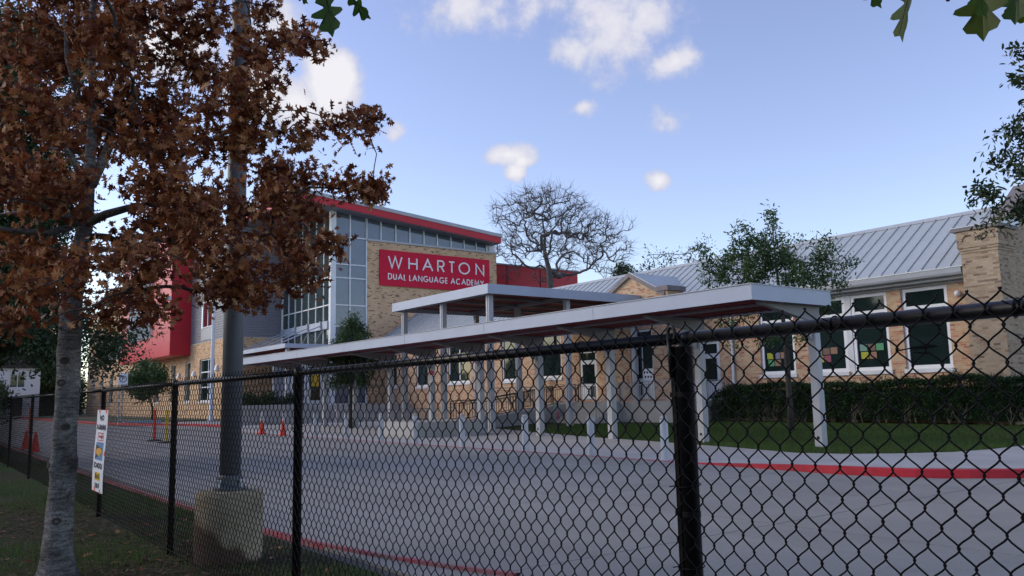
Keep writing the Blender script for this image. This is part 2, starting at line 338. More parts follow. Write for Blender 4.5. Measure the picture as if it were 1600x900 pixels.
# ------------------------------------------------------------------ helpers
ORG = {}
class MB:
    """collects faces; build() links them as ONE mesh object"""
    def __init__(s): s.v = []; s.f = []
    def quad(s, *p):
        n = len(s.v); s.v += [tuple(q) for q in p]; s.f.append(tuple(range(n, n + len(p)))); return s
    def box(s, x0, x1, y0, y1, z0, z1):
        n = len(s.v)
        s.v += [(x0, y0, z0), (x1, y0, z0), (x1, y1, z0), (x0, y1, z0), (x0, y0, z1), (x1, y0, z1), (x1, y1, z1), (x0, y1, z1)]
        s.f += [tuple(n + i for i in q) for q in ((0, 3, 2, 1), (4, 5, 6, 7), (0, 1, 5, 4), (1, 2, 6, 5), (2, 3, 7, 6), (3, 0, 4, 7))]
        return s
    def prism(s, base, top):
        """two matching rings of points -> closed solid"""
        k = len(base); n = len(s.v); s.v += [tuple(p) for p in base] + [tuple(p) for p in top]
        s.f.append(tuple(n + i for i in reversed(range(k)))); s.f.append(tuple(n + k + i for i in range(k)))
        for i in range(k):
            j = (i + 1) % k; s.f.append((n + i, n + j, n + k + j, n + k + i))
        return s
    def tube(s, path, rad, n=8, cap=True):
        P = [Vector(p) for p in path]; m = len(P)
        rr = [rad] * m if isinstance(rad, (int, float)) else list(rad)
        b0 = len(s.v)
        t0 = (P[1] - P[0]).normalized()
        a = t0.orthogonal().normalized()
        for i in range(m):
            t = (P[min(i + 1, m - 1)] - P[max(i - 1, 0)])
            t = t.normalized() if t.length > 1e-9 else t0
            a = (a - t * a.dot(t))
            a = a.normalized() if a.length > 1e-6 else t.orthogonal().normalized()
            b = t.cross(a)
            for k in range(n):
                an = 2 * math.pi * k / n
                s.v.append(tuple(P[i] + (a * math.cos(an) + b * math.sin(an)) * rr[i]))
        for i in range(m - 1):
            for k in range(n):
                j = (k + 1) % n
                s.f.append((b0 + i * n + k, b0 + i * n + j, b0 + (i + 1) * n + j, b0 + (i + 1) * n + k))
        if cap:
            s.f.append(tuple(b0 + k for k in reversed(range(n)))); s.f.append(tuple(b0 + (m - 1) * n + k for k in range(n)))
        return s
    def lathe(s, cx, cy, prof, n=24):
        """prof: (radius, z) from bottom to top"""
        b0 = len(s.v)
        for r, z in prof:
            for k in range(n):
                an = 2 * math.pi * k / n; s.v.append((cx + r * math.cos(an), cy + r * math.sin(an), z))
        for i in range(len(prof) - 1):
            for k in range(n):
                j = (k + 1) % n
                s.f.append((b0 + i * n + k, b0 + i * n + j, b0 + (i + 1) * n + j, b0 + (i + 1) * n + k))
        s.f.append(tuple(b0 + k for k in reversed(range(n)))); s.f.append(tuple(b0 + (len(prof) - 1) * n + k for k in range(n)))
        return s
    def build(s, name, m, parent=None, smooth=False, kind=None, bevel=0.0):
        o0 = ORG.get(parent.name, (0, 0, 0)) if parent else (0, 0, 0)
        me = bpy.data.meshes.new(name)
        me.from_pydata([(x - o0[0], y - o0[1], z - o0[2]) for x, y, z in s.v], [], s.f)
        me.materials.append(m)
        if smooth:
            me.polygons.foreach_set('use_smooth', [True] * len(me.polygons))
        o = bpy.data.objects.new(name, me); COL.objects.link(o)
        if parent: o.parent = parent
        ORG[o.name] = o0
        if kind: o['kind'] = kind
        if bevel:
            b = o.modifiers.new('bevel', 'BEVEL'); b.width = bevel; b.segments = 2; b.limit_method = 'ANGLE'
        return o
def thing(name, label, cat, loc=(0, 0, 0), group=None):
    o = bpy.data.objects.new(name, None); COL.objects.link(o)
    o.location = loc; o.empty_display_size = 0.2
    ORG[o.name] = tuple(loc)
    tag(o, label, cat, group)
    return o
def tag(o, label=None, cat=None, group=None, kind=None):
    if label: o['label'] = label
    if cat: o['category'] = cat
    if group: o['group'] = group
    if kind: o['kind'] = kind
    return o
def copy_part(src, loc, parent, name=None):
    c = src.copy(); COL.objects.link(c); c.parent = parent; c.location = loc
    ORG[c.name] = ORG.get(parent.name, (0, 0, 0))
    return c
def copy_tree(o, parent=None, loc=None):
    c = o.copy(); COL.objects.link(c); c.parent = parent
    if loc is not None: c.location = loc
    ORG[c.name] = tuple(loc) if loc is not None else ORG.get(o.name, (0, 0, 0))
    for ch in o.children: copy_tree(ch, c)
    return c
def np_mesh(name, verts, faces, m, parent=None, tint=None, kind=None, smooth=False):
    """verts (N,3), faces (M,k) arrays of one size"""
    o0 = ORG.get(parent.name, (0, 0, 0)) if parent else (0, 0, 0)
    verts = np.asarray(verts, np.float32) - np.asarray(o0, np.float32)
    faces = np.asarray(faces, np.int32); k = faces.shape[1]
    me = bpy.data.meshes.new(name)
    me.vertices.add(len(verts)); me.vertices.foreach_set('co', verts.ravel())
    me.loops.add(faces.size); me.loops.foreach_set('vertex_index', faces.ravel())
    me.polygons.add(len(faces)); me.polygons.foreach_set('loop_start', np.arange(0, faces.size, k, dtype=np.int32))
    if smooth: me.polygons.foreach_set('use_smooth', np.ones(len(faces), bool))
    me.update(calc_edges=True); me.validate()
    if tint is not None:
        a = me.attributes.new('tint', 'FLOAT', 'POINT'); a.data.foreach_set('value', np.asarray(tint, np.float32))
    me.materials.append(m)
    o = bpy.data.objects.new(name, me); COL.objects.link(o)
    if parent: o.parent = parent
    ORG[o.name] = o0
    if kind: o['kind'] = kind
    return o
def rand_rot(n, flat=0.0):
    """n random rotation matrices; flat > 0 keeps the leaf planes nearer to horizontal"""
    q = rng.normal(size=(n, 4))
    if flat: q[:, 1:3] *= (1 - flat)
    q /= np.linalg.norm(q, axis=1)[:, None]
    w, x, y, z = q.T
    return np.stack([np.stack([1 - 2 * (y * y + z * z), 2 * (x * y - z * w), 2 * (x * z + y * w)], -1),
                     np.stack([2 * (x * y + z * w), 1 - 2 * (x * x + z * z), 2 * (y * z - x * w)], -1),
                     np.stack([2 * (x * z - y * w), 2 * (y * z + x * w), 1 - 2 * (x * x + y * y)], -1)], 1)
def leaves(name, pts, size, tmpl, tris, m, parent, flat=0.0, kind='stuff', tint=None, jit=0.35):
    pts = np.asarray(pts); n = len(pts)
    Rm = rand_rot(n, flat)
    sc = size * (1 + jit * rng.uniform(-1, 1, n))
    T = np.asarray(tmpl)
    V = np.einsum('nij,kj->nki', Rm, T) * sc[:, None, None] + pts[:, None, :]
    Fc = (np.asarray(tris)[None] + (np.arange(n) * len(T))[:, None, None]).reshape(-1, 3)
    t = rng.uniform(0, 1, n) if tint is None else tint
    return np_mesh(name, V.reshape(-1, 3), Fc, m, parent, np.repeat(t, len(T)), kind)
# leaf outlines: unit length along x, slightly cupped
def fan(outline, cup=0.12):
    pts = [(0.45, 0.0, 0.0)] + [(x, y, cup * abs(y) + 0.10 * (x - .5) ** 2) for x, y in outline]
    k = len(outline)
    return pts, [(0, 1 + i, 1 + (i + 1) % k) for i in range(k)]
_half = [(0.0, 0.015), (0.16, 0.03), (0.20, 0.24), (0.30, 0.09), (0.36, 0.10), (0.44, 0.42), (0.53, 0.15), (0.60, 0.13), (0.72, 0.36), (0.77, 0.11), (1.0, 0.0)]
PIN = fan(_half + [(x, -y) for x, y in reversed(_half[:-1])], 0.30)
OVAL = ([(0, 0, 0), (0.35, 0.17, 0.04), (0.75, 0.14, 0.03), (1, 0, -.03), (0.75, -0.14, 0.03), (0.35, -0.17, 0.04)], [(0, 1, 5), (1, 2, 4), (1, 4, 5), (2, 3, 4)])
DIAM = ([(0, 0, 0), (0.5, 0.26, 0.05), (1, 0, 0), (0.5, -0.26, 0.05)], [(0, 1, 3), (1, 2, 3)])
TRI3 = ([(0, 0, 0), (1, .3, 0), (.7, -.4, .1)], [(0, 1, 2)])

def skeleton(trunk, attract, seg=0.25, tip=0.006, expo=2.3, wob=0.05, up=0.25, vz=1.0):
    """grow limbs from a trunk (list of (x,y,z,r)) to every attractor; returns chains of (points, radii)"""
    pos = [np.array(t[:3], float) for t in trunk]; par = [i - 1 for i in range(len(trunk))]
    ntr = len(trunk)
    A = np.asarray(attract, float)
    base = np.array(trunk[-1][:3]); tb = np.array([t[:3] for t in trunk])
    dist = np.array([np.min(np.linalg.norm(tb - a, axis=1)) for a in A])
    chains = []
    lo = max(1, ntr // 3)
    for a in A[np.argsort(dist)]:
        P = np.array(pos); d = np.linalg.norm((P - a) * np.array([1, 1, vz]), axis=1) + up * np.maximum(0, P[:, 2] - a[2] + 0.1)
        d[:lo] = 1e9
        i = int(np.argmin(d)); p0 = pos[i]; L = np.linalg.norm(a - p0)
        if L < 1e-3: continue
        k = max(1, int(math.ceil(L / seg)))
        pd = p0 - pos[par[i]] if par[i] >= 0 else np.array([0, 0, 1.])
        pd = pd / (np.linalg.norm(pd) + 1e-9)
        c = p0 + (a - p0) * 0.4 + pd * L * 0.18 + np.array([0, 0, up * 0.3 * L])
        ch = [i]; prev = i
        for s in range(1, k + 1):
            t = s / k
            q = (1 - t) ** 2 * p0 + 2 * t * (1 - t) * c + t * t * a + (rng.normal(size=3) * wob * min(seg, L / k) if s < k else 0)
            pos.append(q); par.append(prev); prev = len(pos) - 1; ch.append(prev)
        chains.append(ch)
    n = len(pos); acc = np.zeros(n); kids = np.zeros(n, int)
    for i in range(n):
        if par[i] >= 0: kids[par[i]] += 1
    for i in range(n - 1, -1, -1):
        if kids[i] == 0: acc[i] = max(acc[i], tip ** expo)
        if par[i] >= 0: acc[par[i]] += acc[i]
    rad = acc ** (1 / expo)
    for i in range(ntr): rad[i] = trunk[i][3]
    out = []
    for ch in chains:
        rr = [rad[j] for j in ch]
        rr[0] = min(rr[0], rr[1] * 1.25 + 0.002)
        out.append(([pos[j] for j in ch], rr))
    return out
def limbs(chains, name, m, parent, kind=None, nmax=7):
    mb = MB()
    for p, r in chains:
        mb.tube(p, r, nmax if r[0] > 0.03 else (5 if r[0] > 0.012 else 3), cap=False)
    return mb.build(name, m, parent, smooth=True, kind=kind)
def in_lobes(lobes, per_m3, jitter=0.0, lo=2):
    out = []
    for x, y, z, r, fl in lobes:
        n = max(lo, int(per_m3 * 4.19 * r ** 3 * fl))
        q = rng.normal(size=(n, 3)); q /= np.linalg.norm(q, axis=1)[:, None]
        q *= (rng.uniform(0.12, 1, n) ** (1 / 2.4))[:, None] * r
        q[:, 2] *= fl
        out.append(q + np.array([x, y, z]))
    return np.concatenate(out)

# ================================================================== GROUND
def sheet(name, m, pts, z=None, kind='structure'):
    mb = MB(); mb.quad(*[(p[0], p[1], p[2] if len(p) > 2 else z) for p in pts]); return mb.build(name, m, kind=kind)
sheet('ground', FARG, [(-900, -900), (900, -900), (900, 900), (-900, 900)], -0.06)
road = sheet('driveway', JOINT, [(2.9, -6), (15.4, -6), (15.4, 130), (-30, 130), (-30, 64), (3.2, 64)], -0.03)
sheet('street_verge', SOIL, [(-40, -12), (3.66, -12), (3.70, 6.4), (3.62, 64), (-40, 64)], -0.012)
def slab(name, m, pts, z0, z1, parent, inset=0.008):
    """one concrete slab cut back from its joints"""
    c = Vector((sum(p[0] for p in pts) / len(pts), sum(p[1] for p in pts) / len(pts), 0))
    q = []
    for p in pts:
        d = Vector((p[0], p[1], 0)) - c; L = d.length
        d *= (L - inset * 1.4) / L; q.append((c.x + d.x, c.y + d.y))
    zz = z1 if callable(z1) else (lambda x, y: z1)
    mb = MB(); mb.prism([(x, y, z0) for x, y in q], [(x, y, zz(x, y)) for x, y in q])
    return mb.build(name, m, parent)
ys = [-6, -1.6, 2.9, 6.35, 10.15, 14.6, 19.1, 23.6, 28.1, 32.6, 37.1, 41.6, 46.1, 50.6, 55.1, 59.6, 64.0]
def curbx(y):
    pts = [(-20, 15.2), (6.35, 15.2), (6.4, 15.95), (7.4, 15.0), (9.0, 14.5), (10.0, 14.55), (12.6, 14.65), (44, 14.7), (49, 15.7), (54, 17.0), (60, 16.4), (74, 13.2), (130, 13.2)]
    return float(np.interp(y, [p[0] for p in pts], [p[1] for p in pts]))
for a, b in zip(ys[:-1], ys[1:]):
    xa = 3.0 if a < 6 else 3.86
    xs = [xa, 8.7, 11.8, None]
    for i in range(3):
        x0, x1 = xs[i], xs[i + 1]
        if x1 is None:
            e0, e1 = curbx(a + .01) - .02, curbx(b - .01) - .02
            if a == 2.9: pts = [(x0, a), (15.3, a), (15.3, b), (x0, b)]
            elif a == 6.35: pts = [(x0, a), (15.93, a), (14.97, 7.4), (14.5, 8.9), (14.5, b), (x0, b)]
            else: pts = [(x0, a), (e0, a), (e1, b), (x0, b)]
        else:
            pts = [(x0, a), (x1, a), (x1, b), (x0, b)]
        slab('concrete_slab', CONC, pts, -0.05, 0.0, road, 0.013)
for a, b in ((64, 74), (74, 84), (84, 96), (96, 110), (110, 128)):
    for x0, x1 in ((-28, -16), (-16, -4), (-4, 5), (5, 13)):
        slab('concrete_slab', CONC, [(x0, a), (x1, a), (x1, b), (x0, b)], -0.05, 0.0, road)
for x0, x1 in ((15.25, 21), (21, 27)):
    slab('concrete_slab', CONC, [(x0, -6), (x1, -6), (x1, 4.4), (x0, 4.4)], -0.05, 0.0, road)

# kerbs
def kerb(name, m, path, w, hfun, label=None):
    """path of points at the road edge; the kerb lies to the right of the path"""
    mb = MB(); P = [Vector((p[0], p[1], 0)) for p in path]; n0 = []
    for i, p in enumerate(P):
        t = (P[min(i + 1, len(P) - 1)] - P[max(i - 1, 0)]).normalized(); nr = Vector((t.y, -t.x, 0)); h = hfun(p)
        n = len(mb.v)
        a, b = p, p + nr * w
        mb.v += [(a.x, a.y, -0.05), (a.x + nr.x * .012, a.y + nr.y * .012, h - .012), (a.x + nr.x * .03, a.y + nr.y * .03, h), (b.x, b.y, h), (b.x, b.y, -0.05)]
        n0.append(n)
    for i in range(len(P) - 1):
        for k in range(4):
            mb.f.append((n0[i] + k, n0[i] + k + 1, n0[i + 1] + k + 1, n0[i + 1] + k))
    return mb.build(name, m, kind='structure')
kh = lambda p: float(np.interp(p.y, [9.4, 12.9], [0.15, 0.012]))
right_path = [(14.7, 44), (14.65, 36), (14.65, 28), (14.65, 20), (14.65, 14), (14.65, 12.9), (14.62, 12), (14.58, 11), (14.55, 10), (14.52, 9.2), (14.62, 8.5), (14.85, 7.8), (15.3, 7.05), (15.95, 6.4), (16.8, 5.85), (18, 5.4), (20, 5.1), (25, 5.0), (34, 5.0)]
def wide(name, m, path, w, hf):
    P = [(p[0], p[1]) for p in path]
    return kerb(name, m, P, w, hf)
# the path runs towards -y, so its right-hand side is -x: reverse it and walk the other way
kerb('red_kerb', RED_KERB, list(reversed(right_path[5:])), 0.17, kh)
kerb('flush_kerb', RED_KERB_OLD, list(reversed(right_path[:6])), 0.10, lambda p: 0.012)
kerb('far_red_kerb', RED_KERB, [(17.0, 54), (16.4, 60), (15, 66), (13.3, 74), (13.2, 130)], 0.25, lambda p: 0.16)
near = [(4.62, 6.15), (4.36, 6.9), (4.1, 8.0), (3.93, 9.0), (3.82, 10.5), (3.74, 13), (3.70, 16), (3.66, 22), (3.6, 40), (3.5, 64)]
nk = kerb('near_kerb', RED_KERB_OLD, list(reversed(near)), 0.09, lambda p: 0.035)

# sidewalk between the kerb and the lawn
Kb = [(14.75, 44), (14.75, 40), (14.75, 36), (14.75, 32), (14.75, 28), (14.75, 24), (14.75, 20), (14.75, 16), (14.75, 12.9), (14.7, 11), (14.68, 9.3), (15.0, 8.0), (16.07, 6.55), (18.05, 5.57), (21, 5.25), (26, 5.15), (34, 5.15)]
Lb = [(26.5, 44), (25.8, 40), (24.9, 36), (23.6, 32), (22.4, 28), (21.3, 24), (20.5, 20), (19.6, 16), (18.7, 12.9), (18.3, 11.3), (18.5, 10.1), (19.2, 9.2), (20.4, 8.95), (22.2, 8.9), (24, 8.85), (27, 8.8), (34, 8.8)]
walk = sheet('sidewalk', JOINT, [(14.76, 44), (14.76, 13), (19, 13), (26, 44)], -0.02)
zw = lambda x, y: float(np.interp(y, [9.4, 12.9], [0.15, 0.006]))
for i in range(len(Kb) - 1):
    slab('concrete_slab', CONC_W, [Kb[i], Kb[i + 1], Lb[i + 1], Lb[i]], -0.05, zw, walk, 0.006)
plaza = sheet('plaza', JOINT, [(15.2, 44), (26.6, 44), (33, 44), (33, 75), (16.2, 75), (17.2, 54)], -0.02)
for a, b in ((44, 49), (49, 54), (54, 60), (60, 66), (66, 75)):
    for j in range(4):
        f0, f1 = j / 4, (j + 1) / 4
        xa, xb = curbx(a) + .4, curbx(b) + .4
        slab('concrete_slab', CONC_W, [(xa + (29 - xa) * f0, a), (xa + (29 - xa) * f1, a), (xb + (29 - xb) * f1, b), (xb + (29 - xb) * f0, b)], -0.05, 0.008, plaza)
sheet('far_verge', FARG, [(13.6, 74), (24, 75), (24, 150), (13.6, 150)], 0.06)

# lawn rises a little towards the old building
def lawn_z(x): return float(np.interp(x, [18, 22, 31, 36], [0.10, 0.03 + 0.06, 0.27, 0.33]))
mb = MB()
Lr = Lb[:-1]
for i in range(len(Lr) - 1):
    (xa, ya), (xb, yb) = Lr[i], Lr[i + 1]
    for f0, f1 in ((0, .3), (.3, .65), (.65, 1)):
        pa0, pa1 = xa + (34 - xa) * f0, xa + (34 - xa) * f1
        pb0, pb1 = xb + (34 - xb) * f0, xb + (34 - xb) * f1
        def zl(x, y, f): return max(zw(0, y) * (1 - f) - 0.012, lawn_z(x) - .08 if f > 0 else -1)
        mb.quad((pa0, ya, zl(pa0, ya, f0)), (pa1, ya, zl(pa1, ya, f1)), (pb1, yb, zl(pb1, yb, f1)), (pb0, yb, zl(pb0, yb, f0)))
lawn = mb.build('lawn', LAWN, kind='structure')

# ================================================================== lettering strokes
def arc(cx, cy, rx, ry, a0, a1, n=14): return [(cx + rx * math.cos(R(a0 + (a1 - a0) * i / n)), cy + ry * math.sin(R(a0 + (a1 - a0) * i / n))) for i in range(n + 1)]
GLYPH = {
 'W': [[(0, 1), (.25, 0), (.5, .98), (.75, 0), (1, 1)]], 'H': [[(0, 0), (0, 1)], [(1, 0), (1, 1)], [(0, .5), (1, .5)]],
 'A': [[(0, 0), (.5, 1), (1, 0)], [(.19, .36), (.81, .36)]], 'R': [[(0, 0), (0, 1), (.55, 1)] + arc(.6, .74, .38, .26, 90, -90, 10) + [(0, .48)], [(.5, .48), (1, 0)]],
 'T': [[(0, 1), (1, 1)], [(.5, 1), (.5, 0)]], 'O': [arc(.5, .5, .5, .5, 90, 450, 28)], 'N': [[(0, 0), (0, 1), (1, 0), (1, 1)]],
 'D': [[(0, 0), (0, 1), (.4, 1)] + arc(.42, .5, .58, .5, 90, -90, 14) + [(0, 0)]], 'U': [[(0, 1), (0, .38)] + arc(.5, .38, .5, .38, 180, 360, 14) + [(1, 1)]],
 'L': [[(0, 1), (0, 0), (1, 0)]], 'G': [arc(.5, .5, .5, .5, 45, 350, 24) + [(.55, .44)]], 'E': [[(1, 1), (0, 1), (0, 0), (1, 0)], [(0, .5), (.9, .5)]],
 'C': [arc(.5, .5, .5, .5, 45, 315, 22)], 'M': [[(0, 0), (.12, 1), (.5, .12), (.88, 1), (1, 0)]], 'Y': [[(0, 1), (.5, .45), (1, 1)], [(.5, .45), (.5, 0)]],
 'P': [[(0, 0), (0, 1), (.55, 1)] + arc(.6, .74, .38, .26, 90, -90, 10) + [(0, .48)]], 'K': [[(0, 0), (0, 1)], [(1, 1), (0, .45)], [(.3, .62), (1, 0)]],
 'I': [[(.5, 0), (.5, 1)]], 'S': [arc(.5, .75, .45, .25, 40, 270, 12) + arc(.5, .25, .5, .25, 90, -140, 12)], 'B': [[(0, 0), (0, 1), (.5, 1)] + arc(.5, .75, .4, .25, 90, -90, 8) + [(0, .5), (.55, .5)] + arc(.55, .25, .45, .25, 90, -90, 8) + [(0, 0)]], 'X': [[(0, 0), (1, 1)], [(0, 1), (1, 0)]]}
WID = dict(W=1.25, H=.80, A=.92, R=.62, T=.62, O=1.0, N=.82, D=.76, U=.68, L=.42, G=.98, E=.48, C=.92, M=1.02, Y=.78, P=.6, K=.66, I=.12, S=.52, B=.56, X=.72)
def stroke(mb, poly, place, s, d0, d1):
    n = len(poly); P = [Vector((p[0], p[1])) for p in poly]; b = len(mb.v)
    closed = (P[0] - P[-1]).length < 1e-6
    for i in range(n):
        if closed:
            t0 = (P[i] - P[i - 1 if i > 0 else n - 2]).normalized(); t1 = (P[(i + 1) if i < n - 1 else 1] - P[i]).normalized()
        else:
            t0 = (P[i] - P[i - 1]).normalized() if i else (P[1] - P[0]).normalized()
            t1 = (P[i + 1] - P[i]).normalized() if i < n - 1 else t0
        n0, n1 = Vector((-t0.y, t0.x)), Vector((-t1.y, t1.x))
        m = n0 + n1; m = m.normalized() if m.length > 1e-3 else n0
        L = min(2.2, 1 / max(.3, m.dot(n0))) * s / 2
        for sg in (1, -1):
            q = P[i] + m * L * sg
            mb.v.append(tuple(place(q.x, q.y, d1))); mb.v.append(tuple(place(q.x, q.y, d0)))
    for i in range(n - 1):
        a, c = b + 4 * i, b + 4 * (i + 1)
        mb.f += [(a, c, c + 2, a + 2), (a + 2, c + 2, c + 3, a + 3), (a + 1, c + 1, c, a)]
    for a in (b, b + 4 * (n - 1)): mb.f.append((a, a + 2, a + 3, a + 1))
def letter(ch, x0, w, z0, h, s, place, m, parent, d=0.05):
    mb = MB()
    for i, pl in enumerate(GLYPH[ch]):
        stroke(mb, [(x0 + s / 2 + u * max(.001, (w - s)), z0 + s / 2 + v * (h - s)) for u, v in pl], place, s, 0, d + 0.002 * i)
    return mb.build('letter', m, parent)
def line_of_text(txt, x0, x1, z0, h, s, place, m, parent, gap=.16, d=.05):
    tot = sum(.42 if c == ' ' else WID[c] + gap for c in txt) - gap
    k = (x1 - x0) / tot; x = x0
    for c in txt:
        if c == ' ': x += .42 * k; continue
        letter(c, x, WID[c] * k, z0, h, s, place, m, parent, d); x += (WID[c] + gap) * k

# ================================================================== wall helper
def wall(mb, axis, c, u0, u1, z0, z1, holes, depth):
    """wall face in the plane axis=c with rectangular openings; depth (signed) is how far the reveals run in"""
    us = sorted({u0, u1, *[h[0] for h in holes], *[h[1] for h in holes]}); zs = sorted({z0, z1, *[h[2] for h in holes], *[h[3] for h in holes]})
    pt = (lambda u, z, d=0: (c + d, u, z)) if axis == 'x' else (lambda u, z, d=0: (u, c + d, z))
    for a, b in zip(us[:-1], us[1:]):
        run = None
        for e, f in zip(zs[:-1], zs[1:]):
            cu, cz = (a + b) / 2, (e + f) / 2
            if any(h[0] < cu < h[1] and h[2] < cz < h[3] for h in holes): continue
            mb.quad(pt(a, e), pt(b, e), pt(b, f), pt(a, f))
    for a, b, e, f in holes:
        for p, q in (((a, e), (a, f)), ((a, f), (b, f)), ((b, f), (b, e)), ((b, e), (a, e))):
            mb.quad(pt(*p), pt(*q), pt(q[0], q[1], depth), pt(p[0], p[1], depth))
def box_on(mb, axis, c0, c1, u0, u1, z0, z1):
    if axis == 'x': mb.box(min(c0, c1), max(c0, c1), u0, u1, z0, z1)
    else: mb.box(u0, u1, min(c0, c1), max(c0, c1), z0, z1)
def window(parent, axis, c, u0, u1, z0, z1, cols=1, rows=(), fw=.09, inw=.12, glass=None, frame=None, sill=True, proud=.0, label=None):
    """casing, mullions and panes set into an opening; +inw is the depth into the wall"""
    s = 1
    g = glass or GLASS; fm = frame or WHITE
    mb = MB(); d0, d1 = c + inw - .06, c + inw + .05
    box_on(mb, axis, d0, d1, u0, u0 + fw, z0, z1); box_on(mb, axis, d0, d1, u1 - fw, u1, z0, z1)
    box_on(mb, axis, d0 + .004, d1, u0 + fw, u1 - fw, z0, z0 + fw); box_on(mb, axis, d0 + .004, d1, u0 + fw, u1 - fw, z1 - fw, z1)
    cu = [u0 + fw + (u1 - u0 - 2 * fw) * i / cols for i in range(cols + 1)]
    rz = [z0 + fw] + list(rows) + [z1 - fw]
    bw = fw * .4
    for u in cu[1:-1]: box_on(mb, axis, d0 + .006, d1, u - bw, u + bw, z0 + fw, z1 - fw)
    for z in rows: box_on(mb, axis, d0 + .012, d1, u0 + fw, u1 - fw, z - bw, z + bw)
    w = mb.build('window', fm, parent)
    if label: w['label'] = label
    for i in range(cols):
        for j in range(len(rz) - 1):
            p = MB(); jx = random.uniform(-.006, .006)
            box_on(p, axis, c + inw + jx, c + inw + .02 + jx, cu[i], cu[i + 1], rz[j], rz[j + 1]); p.build('pane', g, w)
    if sill:
        sb = MB(); box_on(sb, axis, c - .07, c + inw, u0 - .06, u1 + .06, z0 - .16, z0 - .003); sb.build('sill', WHITE_OLD, w)
    return w

# ================================================================== MAIN SCHOOL BUILDING
sch = thing('school_building', 'large buff brick and glass school with a red sign on its wall and red cladding', 'building', (36, 70, 0))
ztop = lambda x: 17.89 - (x - 29.05) * 0.0918          # underside of the sloping roof
# sign wall
mb = MB(); wall(mb, 'y', 64.0, 32.0, 45.9, 0, 15.38, [], .3); mb.build('brick_wall', BRICK_NEW, sch)
mb = MB(); wall(mb, 'x', 45.9, 64.0, 76, 0, 15.38, [], -.3); mb.build('brick_wall', BRICK_NEW, sch)
mb = MB(); mb.box(31.96, 46.05, 63.88, 64.2, 15.385, 15.56); mb.build('sill_band', GREY_TRIM, sch)
# clerestory
cx = [32.01, 33.37, 34.86, 36.3, 37.78, 39.21, 40.71, 42.19, 43.58, 44.8]
for a, b in zip(cx[:-1], cx[1:]):
    p = MB(); j = random.uniform(-.012, .012)
    p.prism([(a, 64.1 + j, 15.56), (b, 64.1 - j, 15.56), (b, 64.1 - j, ztop(b)), (a, 64.1 + j, ztop(a))], [(a, 64.14 + j, 15.56), (b, 64.14 - j, 15.56), (b, 64.14 - j, ztop(b)), (a, 64.14 + j, ztop(a))])
    p.build('pane', GLASS_BLUE, sch)
for x in cx + [45.15]:
    p = MB(); p.box(x - .05, x + .05, 64.0, 64.16, 15.57, ztop(x)); p.build('mullion', WHITE, sch)
p = MB(); p.box(44.9, 45.85, 64.17, 64.3, 15.56, ztop(44.9)); p.build('end_panel', WHITE, sch)
# corner glass, front side
gx = [29.05, 30.4, 31.95]; gz = [1.25, 3.4, 5.5, 7.8, 9.6, 11.95, 13.12, 15.52]
for a, b in zip(gx[:-1], gx[1:]):
    for e, f in zip(gz, gz[1:] + [None]):
        t0, t1 = (f, f) if f else (ztop(a), ztop(b)); j = random.uniform(-.012, .012)
        p = MB(); p.prism([(a, 64.1 + j, e), (b, 64.1 - j, e), (b, 64.1 - j, t1), (a, 64.1 + j, t0)], [(a, 64.14 + j, e), (b, 64.14 - j, e), (b, 64.14 - j, t1), (a, 64.14 + j, t0)])
        p.build('pane', GLASS_BLUE, sch)
for x in gx[1:]:
    p = MB(); p.box(x - .055, x + .055, 64.0, 64.16, .6, ztop(x)); p.build('mullion', WHITE, sch)
for z in gz:
    p = MB(); p.box(29.06, 31.9, 64.01, 64.155, z - .05, z + .05); p.build('transom', WHITE, sch)
p = MB(); p.box(28.58, 29.05, 63.9, 64.3, .05, ztop(29.0)); p.build('corner_post', WHITE, sch)
# corner glass, side facing the drive
gy = [64.3, 65.5, 67.14, 68.74, 70.29, 71.83, 73.41, 74.95]; gzs = [1.25, 3.3, 5.5, 7.8, 9.6, 11.98, 14.4]
for a, b in zip(gy[:-1], gy[1:]):
    for e, f in zip(gzs, gzs[1:] + [17.5]):
        j = random.uniform(-.012, .012)
        p = MB(); p.prism([(28.7 + j, a, e), (28.7 - j, b, e), (28.7 - j, b, f), (28.7 + j, a, f)], [(28.74 + j, a, e), (28.74 - j, b, e), (28.74 - j, b, f), (28.74 + j, a, f)])
        p.build('pane', GLASS_GREEN, sch)
for y in gy[1:]:
    p = MB(); p.box(28.62, 28.76, y - .055, y + .055, .6, 17.5); p.build('mullion', WHITE_OLD, sch)
for z in gzs:
    p = MB(); p.box(28.63, 28.755, 64.3, 74.9, z - .05, z + .05); p.build('transom', WHITE, sch)
p = MB(); p.box(28.45, 28.61, 64.31, 74.9, 7.55, 8.22); p.build('canopy_beam', CANOPY, sch)
p = MB(); p.box(28.55, 31.95, 63.95, 64.3, 0, .6); p.box(28.55, 28.8, 64.31, 75, 0, .6); p.build('plinth', CONC_WALL, sch)
# inner wall behind the corner glass keeps the sky from showing through
p = MB(); p.box(29.0, 45.8, 64.5, 75.5, .3, 15.2); p.build('inner_block', SIDING, sch)
